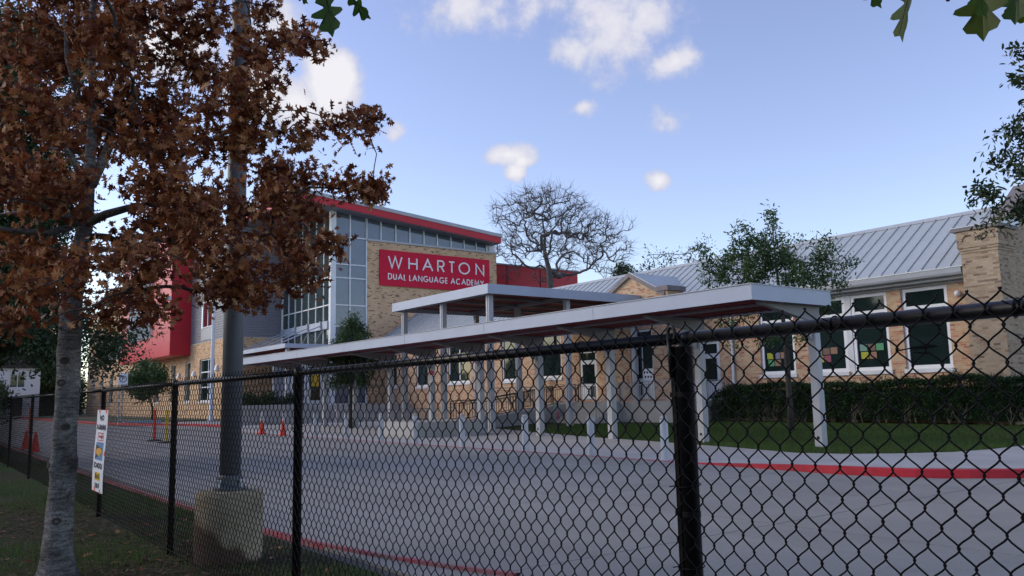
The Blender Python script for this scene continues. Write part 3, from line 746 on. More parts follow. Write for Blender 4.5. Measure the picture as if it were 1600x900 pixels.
# roof: grey edge over a red fascia, sloping down to the right
def slopeslab(name, m, x0, x1, y0, y1, dz0, dz1, zf):
    q = MB(); q.prism([(x0, y0, zf(x0) + dz0), (x1, y0, zf(x1) + dz0), (x1, y0, zf(x1) + dz1), (x0, y0, zf(x0) + dz1)], [(x0, y1, zf(x0) + dz0), (x1, y1, zf(x1) + dz0), (x1, y1, zf(x1) + dz1), (x0, y1, zf(x0) + dz1)])
    return q.build(name, m, sch)
zr = lambda x: 17.85 - (x - 27.16) * 0.0885
slopeslab('red_fascia', RED_PANEL, 24.7, 45.6, 62.7, 77, 0.0, .58, zr)
slopeslab('roof_edge', GREY_TRIM, 24.6, 45.72, 62.62, 77.1, .584, .90, zr)
slopeslab('soffit', SIDING, 24.8, 45.5, 62.8, 76.9, -.05, -.004, zr)
p = MB(); p.tube([(46.0, 63.9, 15.5), (45.5, 63.2, 16.2)], .06, 6); p.tube([(45.95, 64.6, 15.5), (45.5, 66, 16.2)], .06, 6); p.build('roof_strut', GREY_TRIM, sch)
# stepped-back wall between the glass and the left wing
mb = MB(); wall(mb, 'y', 75.0, 23.95, 28.6, 0, 7.5, [], .3); mb.build('brick_wall', BRICK_NEW, sch)
def ribs(name, axis, c, u0, u1, z0, z1, holes=(), m=SIDING, pitch=.24):
    """horizontal corrugations, real relief"""
    us = sorted({u0, u1, *[h[0] for h in holes], *[h[1] for h in holes]}); q = MB()
    pt = (lambda u, z, d: (c - d, u, z)) if axis == 'x' else (lambda u, z, d: (u, c - d, z))
    for a, b in zip(us[:-1], us[1:]):
        z = z0
        while z < z1 - 1e-6:
            zz = min(z1, z + pitch)
            if not any(h[0] < (a + b) / 2 < h[1] and h[2] - .05 < z and zz < h[3] + .05 for h in holes):
                m1, m2, m3 = z + (zz - z) * .5, z + (zz - z) * .62, z + (zz - z) * .9
                for (e, d), (f, g) in zip(((z, .035), (m1, .035), (m2, 0), (m3, 0)), ((m1, .035), (m2, 0), (m3, 0), (zz, .035))):
                    q.quad(pt(a, e, d), pt(b, e, d), pt(b, f, g), pt(a, f, g))
            z = zz
    return q.build(name, m, sch, kind='stuff')
ribs('corrugated_siding', 'y', 75.0, 23.95, 28.6, 7.5, 17.6)
# left wing along the drive
LW = 23.95
w1 = [(80, 85, 1.7, 5.9), (88.2, 90.1, 1.7, 5.87), (93.9, 95.7, 1.7, 5.85), (126.9, 129.2, 1.7, 5.85), (133.8, 135.7, 1.7, 5.8), (140.2, 141.9, 1.7, 5.75), (101, 103, 1.7, 5.85)]
mb = MB(); wall(mb, 'x', LW, 75, 147, 0, 7.55, w1, .35)
wall(mb, 'y', 147, LW, 40, 0, 16, [], .3); mb.build('brick_wall', BRICK_NEW, sch)
for i, (a, b, e, f) in enumerate(w1):
    window(sch, 'x', LW, a, b, e, f, 2 if i == 0 else 1, (e + 2.2,) if i else (e + 1.4, e + 2.9), .14, .2, GLASS_GREEN if i else GLASS, WHITE, True)
wu = (81.1, 84.6, 8.95, 12.6)
ribs('corrugated_siding', 'x', LW, 75, 92, 7.55, 17.6, [wu])
window(sch, 'x', LW, *wu, 2, (11.6,), .16, .1, GLASS_RED, WHITE, False)
p = MB(); p.box(LW - .05, LW + .05, 81.1, 84.6, 7.75, 8.94); p.build('spandrel_panel', GREY_TRIM, sch)
wf = (121, 136.5, 7.9, 10.6)
mb = MB(); wall(mb, 'x', LW, 106, 147, 7.551, 16, [wf], .3); mb.build('brick_wall', BRICK_NEW, sch)
p = MB(); p.box(LW + .02, LW + .12, 121, 136.5, 7.9, 10.6); p.build('spandrel_panel', SIDING, sch)
for a in (124, 130):
    p = MB(); p.box(LW - .02, LW + .018, a, a + 3, 8.2, 10.5); p.build('spandrel_panel', GLASS_TEAL, sch)
p = MB(); p.box(LW - .1, 40, 75.2, 147.2, 17.605, 17.9); p.build('parapet', GREY_TRIM, sch)
# projecting red box with a louvred window
bx = thing_box = MB(); bx.box(21.95, 23.93, 88.45, 111.9, 6.55, 19.95); redbox = bx.build('red_bay', RED_JOINT, sch)
rowsz = [6.52, 8.85, 11.4, 13.9, 16.4, 18.2, 20.0]; colsy = [88.4, 92.2, 96.0, 101.5, 107, 112]
for i in range(len(rowsz) - 1):
    for j in range(len(colsy) - 1):
        if 2 <= j <= 3 and 1 <= i <= 4: continue
        p = MB(); p.box(21.88, 21.94, colsy[j] + .015, colsy[j + 1] - .015, rowsz[i] + .015, rowsz[i + 1] - .015); p.build('cladding_panel', RED_PANEL, redbox)
    p = MB(); p.box(21.9, 23.92, 88.385, 88.44, rowsz[i] + .006, rowsz[i + 1] - .006); p.build('cladding_panel', RED_PANEL, redbox)
p = MB(); p.box(21.92, 23.9, 88.5, 111.8, 6.50, 6.545); p.build('soffit', RED_PANEL, redbox)
wbox = MB(); wbox.box(21.9, 21.948, 96.05, 106.95, 8.9, 18.15); wb = wbox.build('window', GLASS_TEAL, redbox)
for k in range(13):
    y = 96.3 + k * .87
    p = MB(); p.box(21.6, 21.87, y, y + .07, 8.95, 18.1); p.build('louvre', WHITE_OLD, redbox)
# wall lamps
for y, z in ((86.6, 4.3), (79.0, 4.6), (92.2, 4.3), (131.3, 5.6)):
    p = MB(); p.prism([(LW - .32, y - .28, z), (LW, y - .28, z), (LW, y + .28, z), (LW - .32, y + .28, z)], [(LW - .16, y - .2, z + .5), (LW, y - .2, z + .5), (LW, y + .2, z + .5), (LW - .16, y + .2, z + .5)]); p.build('wall_lamp', WHITE, sch)
p = MB(); p.box(21.3, 21.87, 88.3, 89.1, 12.2, 12.6); p.build('wall_lamp', WHITE, sch)
# red block further right
mb = MB(); wall(mb, 'y', 76.05, 46.0, 67, 0, 16.8, [], .3); mb.build('red_wall', RED_PANEL, sch)
for a in (51, 56, 61):
    p = MB(); p.box(a, a + .05, 75.98, 76.04, 5, 16.8); p.build('panel_joint', RED_JOINT, sch)
p = MB(); p.box(46.0, 67.1, 75.9, 80, 16.805, 16.95); p.build('parapet', GREY_TRIM, sch)
# entry doors under the glass
for k, (a, b) in enumerate(((25.6, 26.9), (27.0, 28.3))):
    p = MB(); p.box(a, b, 64.9, 65.0, 1.25, 4.6); d = p.build('door', WHITE, sch)
    p = MB(); p.box(a + .18, b - .18, 64.86, 64.895, 1.6, 4.4); p.build('pane', GLASS, d)
    if k: p = MB(); p.box(a + .35, b - .3, 64.84, 64.855, 2.75, 3.75); p.build('poster', DOOR_YEL, d)
p = MB(); p.box(24.2, 28.5, 65.05, 65.3, .6, 5.5); p.build('door_surround', SIDING, sch)
# name sign
p = MB(); p.box(33.2, 44.95, 63.90, 63.99, 11.52, 14.7); sign = p.build('name_sign', RED_JOINT, sch)
sx = [33.18, 37.1, 41.05, 44.97]; sz = [11.5, 12.55, 13.63, 14.72]
for i in range(3):
    for j in range(3):
        p = MB(); p.box(sx[i] + .006, sx[i + 1] - .006, 63.85, 63.90, sz[j] + .006, sz[j + 1] - .006); p.build('sign_panel', RED_SIGN, sign)
pl = lambda u, v, d: (u, 63.85 - d, v)
for ch, a, b in (('W', 33.94, 35.40), ('H', 36.0, 36.95), ('A', 37.44, 38.6), ('R', 39.04, 39.84), ('T', 40.27, 40.98), ('O', 41.38, 42.66), ('N', 43.3, 44.3)):
    letter(ch, a, b - a, 13.08, 1.14, .135, pl, LETTER, sign, .07)
line_of_text('DUAL LANGUAGE ACADEMY', 33.95, 44.25, 12.07, .57, .085, pl, LETTER, sign, .17, .05)

# ================================================================== OLD BRICK BUILDING
old = thing('brick_schoolhouse', 'long old brick schoolhouse with standing seam metal roof behind the hedge', 'building', (36, 38, 0))
W = 33.0
WZ0, WZ1 = 2.36, 5.66
wins = [(15.45, 17.33, WZ0, WZ1), (17.95, 21.8, WZ0, WZ1), (22.5, 24.4, WZ0, WZ1), (39.25, 41.35, 2.7, 5.5), (43.8, 45.6, 2.64, 5.5), (49.5, 52.5, 2.67, 5.5), (55.5, 57.3, 2.5, 5.4), (60.5, 62.0, 2.6, 5.4)]
doors = [(26.85, 28.05, 1.2, 4.15), (36.0, 37.55, 1.3, 4.2)]
mb = MB(); wall(mb, 'x', W, 14.4, 62.6, 0, 6.0, wins + doors, .3)
mb.quad((W, 62.6, 0), (39.6, 62.6, 0), (39.6, 62.6, 6.0), (36.3, 62.6, 8.7), (W, 62.6, 6.0))
mb.build('brick_wall', BRICK_OLD, old)
WROW = (4.86,)
wa_ = window(old, 'x', W, *wins[0], 1, WROW, .15, .14)
wb_ = window(old, 'x', W, wins[1][0], 19.62, WZ0, WZ1, 1, WROW, .15, .14)
wb2 = window(old, 'x', W, 19.9, wins[1][1], WZ0, WZ1, 1, WROW, .15, .14)
p = MB(); p.box(W + .05, W + .2, 19.625, 19.895, WZ0, WZ1); p.build('mullion', WHITE_OLD, old)
wc_ = window(old, 'x', W, *wins[2], 1, WROW, .15, .14)
for w_ in wins[3:]: window(old, 'x', W, *w_, 2 if w_[1] - w_[0] > 2.5 else 1, (4.6,), .13, .14)
def papers(win, y_left, z0, rows):
    """children's coloured sheets stuck to the glass, from the left (high y) to the right"""
    for r, row in enumerate(rows):
        for k, c in enumerate(row):
            if not c: continue
            y = y_left - k * .37 - (r % 2) * .04
            q = MB(); jz = random.uniform(-.015, .015)
            q.box(W + .108, W + .111, y - .33, y, z0 - r * .33 + jz, z0 - r * .33 + .29 + jz); o = q.build('paper_sheet', PAPER[c], win); o['label'] = c + ' paper sheet stuck to the window glass'
papers(wb_, 19.36, 3.20, [('mint', 'brown', 'green'), ('yellow', 'tan')])
papers(wb2, 21.5, 3.16, [('brown', 'brown', 'tan'), ('yellow', 'pink')])
papers(wc_, 24.1, 3.10, [('yellow', 'lavender', 'tan'), ('green', 'tan')])
for a, b, e, f in doors:
    q = MB(); q.box(W + .05, W + .12, a + .05, b - .05, e, f - .02); d = q.build('door', WHITE_OLD, old)
    q = MB(); q.box(W + .03, W + .049, a + .25, b - .25, e + .95, e + 2.1); q.build('pane', GLASS, d)
    q = MB(); q.box(W + .03, W + .049, a + .2, b - .2, e + 2.35, f - .12); q.build('pane', GLASS, d)
    if b - a > 1.3:
        q = MB(); q.box(W + .03, W + .049, a + .2, (a + b) / 2 - .1, e + .15, e + .8); q.build('pane', GLASS, d)
q = MB(); q.box(W + .04, W + .048, 27.2, 27.7, 2.2, 2.5); q.build('paper_sheet', PAPER['yellow'], old)
# eaves and gutter
q = MB(); q.prism([(32.25, 14.5, 5.98), (32.3, 14.5, 5.9), (32.6, 14.5, 5.9), (32.6, 14.5, 6.16), (32.22, 14.5, 6.16)], [(32.25, 62.9, 5.98), (32.3, 62.9, 5.9), (32.6, 62.9, 5.9), (32.6, 62.9, 6.16), (32.22, 62.9, 6.16)]); q.build('gutter', GREY_TRIM, old)
q = MB(); q.box(32.6, W + .05, 14.45, 62.7, 5.78, 5.92); q.build('soffit', WHITE_OLD, old)
q = MB(); q.box(W - .06, W, 14.41, 62.6, 5.67, 5.775); q.build('frieze_board', GREY_TRIM, old)
for y in (26.0, 48.0):
    q = MB(); q.box(W - .12, W - .02, y - .06, y + .06, .3, 5.9); q.build('downpipe', WHITE_OLD, old)
q = MB(); q.lathe(32.55, 40.65, [(.13, 1.2), (.11, 3), (.10, 5.6), (.17, 5.62), (.17, 5.75)], 14); q.build('porch_column', WHITE, old)
# standing seam roof: one panel built, the rest share its mesh
ez, rz_, ex, rx_ = 6.17, 8.95, 32.2, 36.31
sl = (rz_ - ez) / (rx_ - ex)
q = MB(); q.prism([(ex, 14.33, ez), (ex, 14.88, ez), (rx_, 14.88, rz_), (rx_, 14.33, rz_)], [(ex, 14.33, ez + .03), (ex, 14.88, ez + .03), (rx_, 14.88, rz_ + .03), (rx_, 14.33, rz_ + .03)])
q.prism([(ex, 14.315, ez + .0), (ex, 14.355, ez + .0), (rx_, 14.355, rz_ + .0), (rx_, 14.315, rz_ + .0)], [(ex, 14.315, ez + .085), (ex, 14.355, ez + .085), (rx_, 14.355, rz_ + .085), (rx_, 14.315, rz_ + .085)])
pan = q.build('roof_panel', GREY_ROOF, old)
for k in range(1, 86): copy_part(pan, (0, .56 * k, 0), old)
q = MB(); q.prism([(rx_, 14.5, rz_), (40.4, 14.5, ez), (40.4, 14.5, ez + .05), (rx_, 14.5, rz_ + .05)], [(rx_, 62.7, rz_), (40.4, 62.7, ez), (40.4, 62.7, ez + .05), (rx_, 62.7, rz_ + .05)]); q.build('rear_roof', GREY_ROOF, old)
q = MB(); q.prism([(rx_ - .16, 14.5, rz_ - .05), (rx_, 14.5, rz_ + .13), (rx_ + .16, 14.5, rz_ - .05)], [(rx_ - .16, 62.75, rz_ - .05), (rx_, 62.75, rz_ + .13), (rx_ + .16, 62.75, rz_ - .05)]); q.build('ridge_cap', GREY_TRIM, old)
q = MB(); q.prism([(ex - .05, 62.7, ez - .1), (ex - .05, 62.7, ez + .12), (rx_, 62.7, rz_ + .1), (rx_, 62.7, rz_ - .2)], [(ex - .05, 62.95, ez - .1), (ex - .05, 62.95, ez + .12), (rx_, 62.95, rz_ + .1), (rx_, 62.95, rz_ - .2)]); q.build('rake_board', GREY_TRIM, old)
# corner pier with corbelled head, blind arches and stone coping
q = MB(); q.box(32.2, 33.6, 13.1, 14.42, 0, 6.62)
for k, (g, z0, z1) in enumerate(((.025, 6.62, 6.72), (.055, 6.72, 6.82), (.085, 6.82, 7.47))):
    q.box(32.2 - g, 33.6, 13.1 - g * .9, 14.42 + g, z0 + .001, z1)
for k in range(5):   # dark header courses standing slightly proud
    z = (5.15, 5.35, 4.05, 4.25, 6.45)[k]
    q.box(32.188, 33.6, 13.088, 14.432, z, z + .085)
pier = q.build('pier', BRICK_PIER, old)
xf, yf = 32.2 - .085, 13.1 - .0765
def arch(pt, u, z, r, n=9):
    for i in range(n):
        a0, a1 = math.pi * i / n + .03, math.pi * (i + 1) / n - .03
        q = MB(); pp = [(r, a0), (r, a1), (r + .075, a1), (r + .075, a0)]
        q.prism([pt(u + rr * math.cos(a), z + rr * math.sin(a), 0) for rr, a in pp], [pt(u + rr * math.cos(a), z + rr * math.sin(a), .028) for rr, a in pp])
        q.build('arch_brick', BRICK_PIER, pier)
for u in (13.42, 14.08): arch(lambda a, z, d: (xf - d * 1.8, a, z), u, 7.08, .21)
for u in (32.5, 33.1): arch(lambda a, z, d: (a, yf - d * 1.8, z), u, 7.08, .19)
COPE = mat('purple_grey_coping_stone', (.20, .17, .17), 0.8, 0.15, 3)
q = MB(); q.box(xf - .08, 33.7, yf - .08, 14.66, 7.472, 7.60); q.build('coping', COPE, old)
q = MB(); q.prism([(xf - .10, yf - .10, 7.603), (33.8, yf - .10, 7.603), (33.8, 14.7, 7.603), (xf - .10, 14.7, 7.603)], [(xf - .08, yf - .08, 7.64), (33.8, yf - .08, 7.95), (33.8, 14.7, 7.95), (xf - .08, 14.7, 7.64)]); q.build('flashing', GREY_ROOF, old)
# gable end wall with stepped coping
gp = [(33.6, 0), (39.4, 0), (39.4, 7.0), (36.6, 9.55), (36.0, 9.55), (34.2, 8.25), (33.95, 8.02), (33.6, 7.98)]
q = MB(); q.prism([(x, 13.3, z) for x, z in gp], [(x, 13.75, z) for x, z in gp]); q.build('gable_wall', BRICK_PIER, old)
gc = [(33.5, 8.0), (33.98, 8.04), (34.2, 8.28), (36.0, 9.57), (36.6, 9.57), (39.5, 7.0)]
for (xa, za), (xb, zb) in zip(gc[:-1], gc[1:]):
    q = MB(); q.prism([(xa, 13.22, za), (xb, 13.22, zb), (xb, 13.22, zb + .12), (xa, 13.22, za + .12)], [(xa, 13.83, za), (xb, 13.83, zb), (xb, 13.83, zb + .12), (xa, 13.83, za + .12)]); q.build('coping', COPE, old)
q = MB(); q.lathe(0, 0, [(.0, 0), (.11, .01), (.13, .06), (.09, .14), (.03, .18)], 14)
q.v = [(W - .02 - z, 15.02 + x, 5.22 + y) for x, y, z in q.v]; q.build('alarm_bell', WHITE, old)
# entrance gable
GX = 31.4
go = [(29.9, 31.55, 1.3, 5.0)]
q = MB(); wall(q, 'x', GX, 28.95, 33.67, 0, 6.75, go, .35)
q.quad((GX, 28.95, 6.75), (GX, 33.67, 6.75), (GX, 31.31, 8.0))
q.quad((GX, 28.95, 0), (W, 28.95, 0), (W, 28.95, 6.75), (GX, 28.95, 6.75)); q.quad((GX, 33.67, 0), (W, 33.67, 0), (W, 33.67, 6.75), (GX, 33.67, 6.75)); q.build('gable_wall', BRICK_OLD, old)
for sgn in (-1, 1):
    y_e = 31.31 + sgn * 2.5
    q = MB(); q.prism([(GX - .12, 31.31, 8.02), (GX - .12, y_e, 6.70), (GX - .12, y_e, 6.80), (GX - .12, 31.31, 8.13)], [(35.3, 31.31, 8.02), (33.6, y_e, 6.70), (33.6, y_e, 6.80), (35.3, 31.31, 8.13)]); q.build('gable_roof', GREY_ROOF, old)
    q = MB(); q.prism([(GX - .16, 31.31, 7.86), (GX - .16, y_e, 6.54), (GX - .16, y_e, 6.78), (GX - .16, 31.31, 8.10)], [(GX - .123, 31.31, 7.86), (GX - .123, y_e, 6.54), (GX - .123, y_e, 6.78), (GX - .123, 31.31, 8.10)]); q.build('rake_board', COPE, old)
q = MB(); q.box(GX - .2, 32.6, 28.5, 29.3, 6.85, 7.1); q.build('coping', COPE, old)
q = MB(); q.box(GX - .08, 32.5, 28.62, 29.2, 0, 6.848); q.build('pier', BRICK_OLD, old)
q = MB(); q.box(GX + .1, GX + .2, 29.92, 31.53, 1.3, 4.98); d = q.build('door', WHITE_OLD, old)
for a, b, e, f in ((30.05, 30.7, 2.9, 4.1), (30.8, 31.4, 2.4, 4.1), (30.05, 31.4, 4.3, 4.85), (30.8, 31.4, 1.5, 2.2)):
    q = MB(); q.box(GX + .07, GX + .099, a, b, e, f); q.build('pane', GLASS, d)
q = MB(); q.box(GX + .06, GX + .068, 30.02, 30.72, 2.32, 2.85); nt_ = q.build('notice', WHITE, d); nt_['label'] = 'white notice with two rows of dark round marks'
for r in range(2):
    for k in range(3):
        q = MB(); cx_, cz_ = 30.16 + k * .2 + (r % 2) * .06, 2.46 + r * .24
        q.prism([(GX + .056, cx_ + .07 * math.cos(t * math.pi / 4), cz_ + .07 * math.sin(t * math.pi / 4)) for t in range(8)], [(GX + .059, cx_ + .07 * math.cos(t * math.pi / 4), cz_ + .07 * math.sin(t * math.pi / 4)) for t in range(8)])
        q.build('mark', INK, d)

# ================================================================== CANOPIES
def fascia_ring(parent, x0, x1, y0, y1, z0, z1, t=.08):
    for a in ((x0, x0 + t, y0, y1), (x1 - t, x1, y0, y1), (x0 + t + .002, x1 - t - .002, y0 + .001, y0 + t), (x0 + t + .002, x1 - t - .002, y1 - t, y1 - .001)):
        q = MB(); q.box(a[0], a[1], a[2], a[3], z0, z1); q.build('fascia', CANOPY, parent)
    q = MB(); q.box(x0 + t, x1 - t, y0 + t, y1 - t, z1 - .07, z1 - .02); q.build('roof_deck', GREY_ROOF, parent)
def deck_ribs(parent, x0, x1, y0, y1, z, pitch=.3):
    """maroon trapezoidal deck seen from below"""
    q = MB(); y = y0
    while y < y1 - .01:
        e = min(y + pitch, y1); a, b, c = y + (e - y) * .45, y + (e - y) * .55, y + (e - y) * .9
        for (p, zp), (r, zq) in zip(((y, z), (a, z), (b, z + .05), (c, z + .05)), ((a, z), (b, z + .05), (c, z + .05), (e, z))):
            q.quad((x0, p, zp), (x0, r, zq), (x1, r, zq), (x1, p, zp))
        y = e
    return q.build('soffit', MAROON, parent)
can = thing('walkway_canopy', 'long pale grey walkway canopy with maroon underside on single grey columns along the drive', 'canopy', (20.75, 33, 0))
fascia_ring(can, 17.5, 21.08, 13.1, 54.2, 3.965, 4.37)
deck_ribs(can, 17.6, 20.98, 13.2, 54.1, 4.01)
q = MB(); q.box(18.9, 19.0, 13.2, 54.1, 3.95, 4.008); q.build('purlin', BEAM, can)
def colbox(q, cx, cy, h, z0, z1): q.box(cx - h, cx + h, cy - h, cy + h, z0, z1)
q = MB(); colbox(q, 20.75, 13.5, .125, -.02, 3.55); c0 = q.build('column', COLUMN, can, bevel=.012)
q = MB(); q.prism([(20.95, 13.41, 3.5), (20.95, 13.41, 4.0), (18.3, 13.41, 4.0), (18.3, 13.41, 3.95), (20.2, 13.41, 3.60)], [(20.95, 13.59, 3.5), (20.95, 13.59, 4.0), (18.3, 13.59, 4.0), (18.3, 13.59, 3.95), (20.2, 13.59, 3.60)]); b0 = q.build('beam', BEAM, can)
q = MB(); q.prism([(20.6, 13.46, 3.0), (20.62, 13.46, 3.62), (20.0, 13.46, 3.62)], [(20.6, 13.54, 3.0), (20.62, 13.54, 3.62), (20.0, 13.54, 3.62)]); k0 = q.build('bracket', COLUMN, can)
q = MB(); q.tube([(20.623, 13.5, .28), (20.615, 13.5, .28)], .045, 10); h0 = q.build('drain_hole', BLACK, can)
for k in range(1, 10):
    for s in (c0, b0, k0, h0): copy_part(s, (0, 4.2 * k, 0), can)
for k in range(1, 7):
    q = MB(); q.box(17.492, 17.499, 13.1 + 6.1 * k - .02, 13.1 + 6.1 * k + .02, 3.968, 4.366); q.build('joint_cover', CANOPY, can)
q = MB(); q.box(17.47, 21.1, 13.08, 54.22, 4.371, 4.395); q.build('drip_edge', GREY_TRIM, can)
up = thing('raised_canopy', 'shorter raised grey canopy crossing above the long walkway canopy', 'canopy', (26, 35, 0))
fascia_ring(up, 21.43, 32.0, 30.6, 39.8, 6.34, 6.79)
deck_ribs(up, 21.53, 31.9, 30.7, 39.7, 6.55)
for x in (21.87, 26.6, 31.3):
    q = MB(); q.box(x - .07, x + .07, 30.75, 39.65, 6.36, 6.54); q.build('beam', BEAM, up)
for y in (33, 35.2, 37.4):
    q = MB(); q.box(21.6, 31.85, y - .05, y + .05, 6.42, 6.53); q.build('purlin', BEAM, up)
q = MB(); colbox(q, 21.87, 31.1, .125, .0, 6.36); q.box(21.72, 21.99, 31.07, 31.13, .1, 6.35); uc = q.build('column', COLUMN, up)
for x, y in ((0, 4.1), (0, 8.1), (4.73, 0), (4.73, 8.1), (9.4, 0), (9.4, 8.1), (4.73, 4.1)):
    copy_part(uc, (x, y, 0), up)
ec = thing('entry_canopy', 'grey entrance canopy hung on steel rods from the glass corner', 'canopy', (26, 67, 0))
fascia_ring(ec, 23.9, 28.3, 61.9, 74.6, 5.74, 6.08)
deck_ribs(ec, 24.0, 28.2, 62.0, 74.5, 5.86)
for y in (65.5, 68.3, 71.2, 74.0):
    q = MB(); q.tube([(28.44, y, 7.9), (24.3, y, 6.1)], .055, 6); q.build('rod', CANOPY, ec)
    q = MB(); q.box(28.3, 28.44, y - .1, y + .1, 7.6, 8.25); q.build('rod_bracket', GREY_TRIM, ec)
for y in (66.8, 69.8):
    q = MB(); q.tube([(28.5, y - 1.4, 7.5), (28.5, y + 1.4, 5.6)], .03, 5); q.build('brace', CANOPY, ec)
for y in (62.4, 74.0):
    q = MB(); colbox(q, 24.3, y, .13, 0, 5.74); q.build('column', COLUMN, ec)

# ================================================================== RAMP, STEPS, WALLS AND RAILINGS
def block(name, label, cat, m, *boxes, group=None):
    q = MB()
    for b in boxes: q.box(*b)
    return tag(q.build(name, m, bevel=.015), label, cat, group)
block('seat_wall', 'low pale concrete seat wall beside the drive bollards', 'wall', CONC_WALL, (16.75, 20.1, 29.4, 32.4, -.02, .63))
block('entry_wall', 'long pale concrete wall in front of the glass entrance', 'wall', CONC_WALL, (18.6, 23.6, 56, 56.4, -.02, 1.35))
terr = block('entry_terrace', 'raised concrete terrace below the entrance doors', 'terrace', CONC_WALL, (23.4, 36, 58.2, 63.9, -.02, 1.2))
block('terrace_wall', 'dark grey low wall before the entrance terrace', 'wall', CONC_RAMP, (24.8, 31, 54.2, 54.6, -.02, .95))
q = MB(); q.prism([(21.9, 35, -.02), (30.6, 35, -.02), (30.6, 35, 1.22), (24, 35, .48), (21.9, 35, .42)], [(21.9, 35.25, -.02), (30.6, 35.25, -.02), (30.6, 35.25, 1.22), (24, 35.25, .48), (21.9, 35.25, .42)])
q.prism([(21.9, 35.25, -.02), (30.6, 35.25, -.02), (30.6, 35.25, 1.12), (24, 35.25, .36), (21.9, 35.25, .1)], [(21.9, 37, -.02), (30.6, 37, -.02), (30.6, 37, 1.12), (24, 37, .36), (21.9, 37, .1)])
tag(q.build('ramp', CONC_RAMP), 'grey concrete ramp climbing to the schoolhouse doors', 'ramp')
land = thing('landing', 'pale concrete landing and steps in front of the schoolhouse doors', 'steps', (31, 31, 0))
q = MB(); q.box(30, 31.38, 27, 34.9, 0, 1.2); q.box(31.38, 33, 26.4, 28.4, 0, 1.18); q.box(31.38, 32.98, 33.7, 38.2, 0, 1.18); q.build('platform', CONC_WALL, land)
for k in range(6):
    q = MB(); q.box(28.2 + .3 * k, 29.99, 31.1 + .001 * k, 34.3 - .001 * k, .1 + .18 * k - (.1 if k == 0 else 0), .28 + .18 * k - .003); q.build('step', CONC_WALL, land)
nrail = 0
def railing(label, pts, m, h=1.0, gap=.16, group='metal railings'):
    t = thing('railing', label, 'railing', pts[0], group)
    bal = None
    for (a, b) in zip(pts[:-1], pts[1:]):
        A, B = Vector(a), Vector(b); L = (B - A).length
        for hh, r in ((h, .026), (.12, .018), (h * .86, .016)):
            q = MB(); q.tube([A + Vector((0, 0, hh)), B + Vector((0, 0, hh))], r, 6); q.build('rail', m, t)
        n = max(1, int(L / 1.8))
        for i in range(n + 1):
            p_ = A.lerp(B, i / n); q = MB(); q.box(p_.x - .025, p_.x + .025, p_.y - .025, p_.y + .025, p_.z - .05, p_.z + h); q.build('post', m, t)
        n = int(L / gap)
        if bal is None:
            q = MB(); q.box(A.x - .009, A.x + .009, A.y - .009, A.y + .009, A.z + .125, A.z + h * .86); bal = q.build('baluster', m, t)
        for i in range(1, n):
            p_ = A.lerp(B, i / n); copy_part(bal, tuple(p_ - Vector(pts[0])), t)
    return t
railing('dark railing running up the side of the ramp', [(22.2, 35.12, .42), (24.2, 35.12, .48), (30.5, 35.12, 1.2)], RAIL_DARK)
railing('dark railing on the far edge of the ramp before the brick wall', [(24, 37.1, .3), (30.5, 37.1, 1.12), (30.5, 43.5, 1.12)], RAIL_DARK)
railing('grey railing behind the low seat wall', [(19.0, 38.2, .05), (24.5, 38.2, .05)], RAIL_GREY)
railing('grey stair railing on the right of the steps', [(28.3, 31.05, .15), (30.05, 31.05, 1.2), (31.3, 31.05, 1.2)], RAIL_GREY, gap=.14)
railing('grey stair railing on the left of the steps', [(28.3, 34.35, .15), (30.05, 34.35, 1.2), (31.3, 34.35, 1.2)], RAIL_GREY, gap=.14)
railing('grey railing along the front of the landing', [(30.06, 31.0, 1.2), (30.06, 27.05, 1.2), (31.3, 27.05, 1.2)], RAIL_GREY, gap=.14)
railing('pale railing before the narrow side door', [(31.45, 28.3, 1.18), (31.45, 26.5, 1.18), (32.9, 26.5, 1.18)], RAIL_GREY, gap=.14)
railing('thin grey handrail in front of the dark entrance planting', [(21.5, 57.5, 1.0), (24.5, 58.3, 1.6)], RAIL_GREY)
dec = thing('garden_decoration', 'small teal and pink cloth decoration on a stake before the ramp wall', 'decoration', (28.1, 33.9, .15))
q = MB(); q.tube([(28.1, 33.9, .12), (28.1, 33.9, 1.25)], .012, 6); q.build('stake', RAIL_GREY, dec)
for (dy, dz, s, m) in ((.10, 1.05, .16, 'mint'), (.02, .86, .13, 'lavender'), (-.08, .66, .14, 'pink'), (-.16, .46, .12, 'pink')):
    q = MB(); q.prism([(28.08, 33.9 + dy + s * math.cos(t * 1.05 + .3), dz + s * (1 - .3 * (t % 2)) * math.sin(t * 1.05 + .3)) for t in range(6)], [(28.1, 33.9 + dy + s * math.cos(t * 1.05 + .3), dz + s * (1 - .3 * (t % 2)) * math.sin(t * 1.05 + .3)) for t in range(6)]); q.build('cloth_piece', PAPER[m], dec)
ns = thing('notice_sign', 'small red and white notice on a canopy column by the ramp', 'sign', (20.6, 34.2, 2.5))
q = MB(); q.box(20.59, 20.60, 34.0, 34.45, 2.36, 2.96); q.build('plate', WHITE, ns)
q = MB(); q.box(20.583, 20.589, 34.02, 34.43, 2.70, 2.93); q.build('red_field', INK_RED, ns)
for k in range(3):
    q = MB(); q.box(20.583, 20.589, 34.08, 34.37, 2.60 - .08 * k, 2.625 - .08 * k); q.build('text_line', INK, ns)

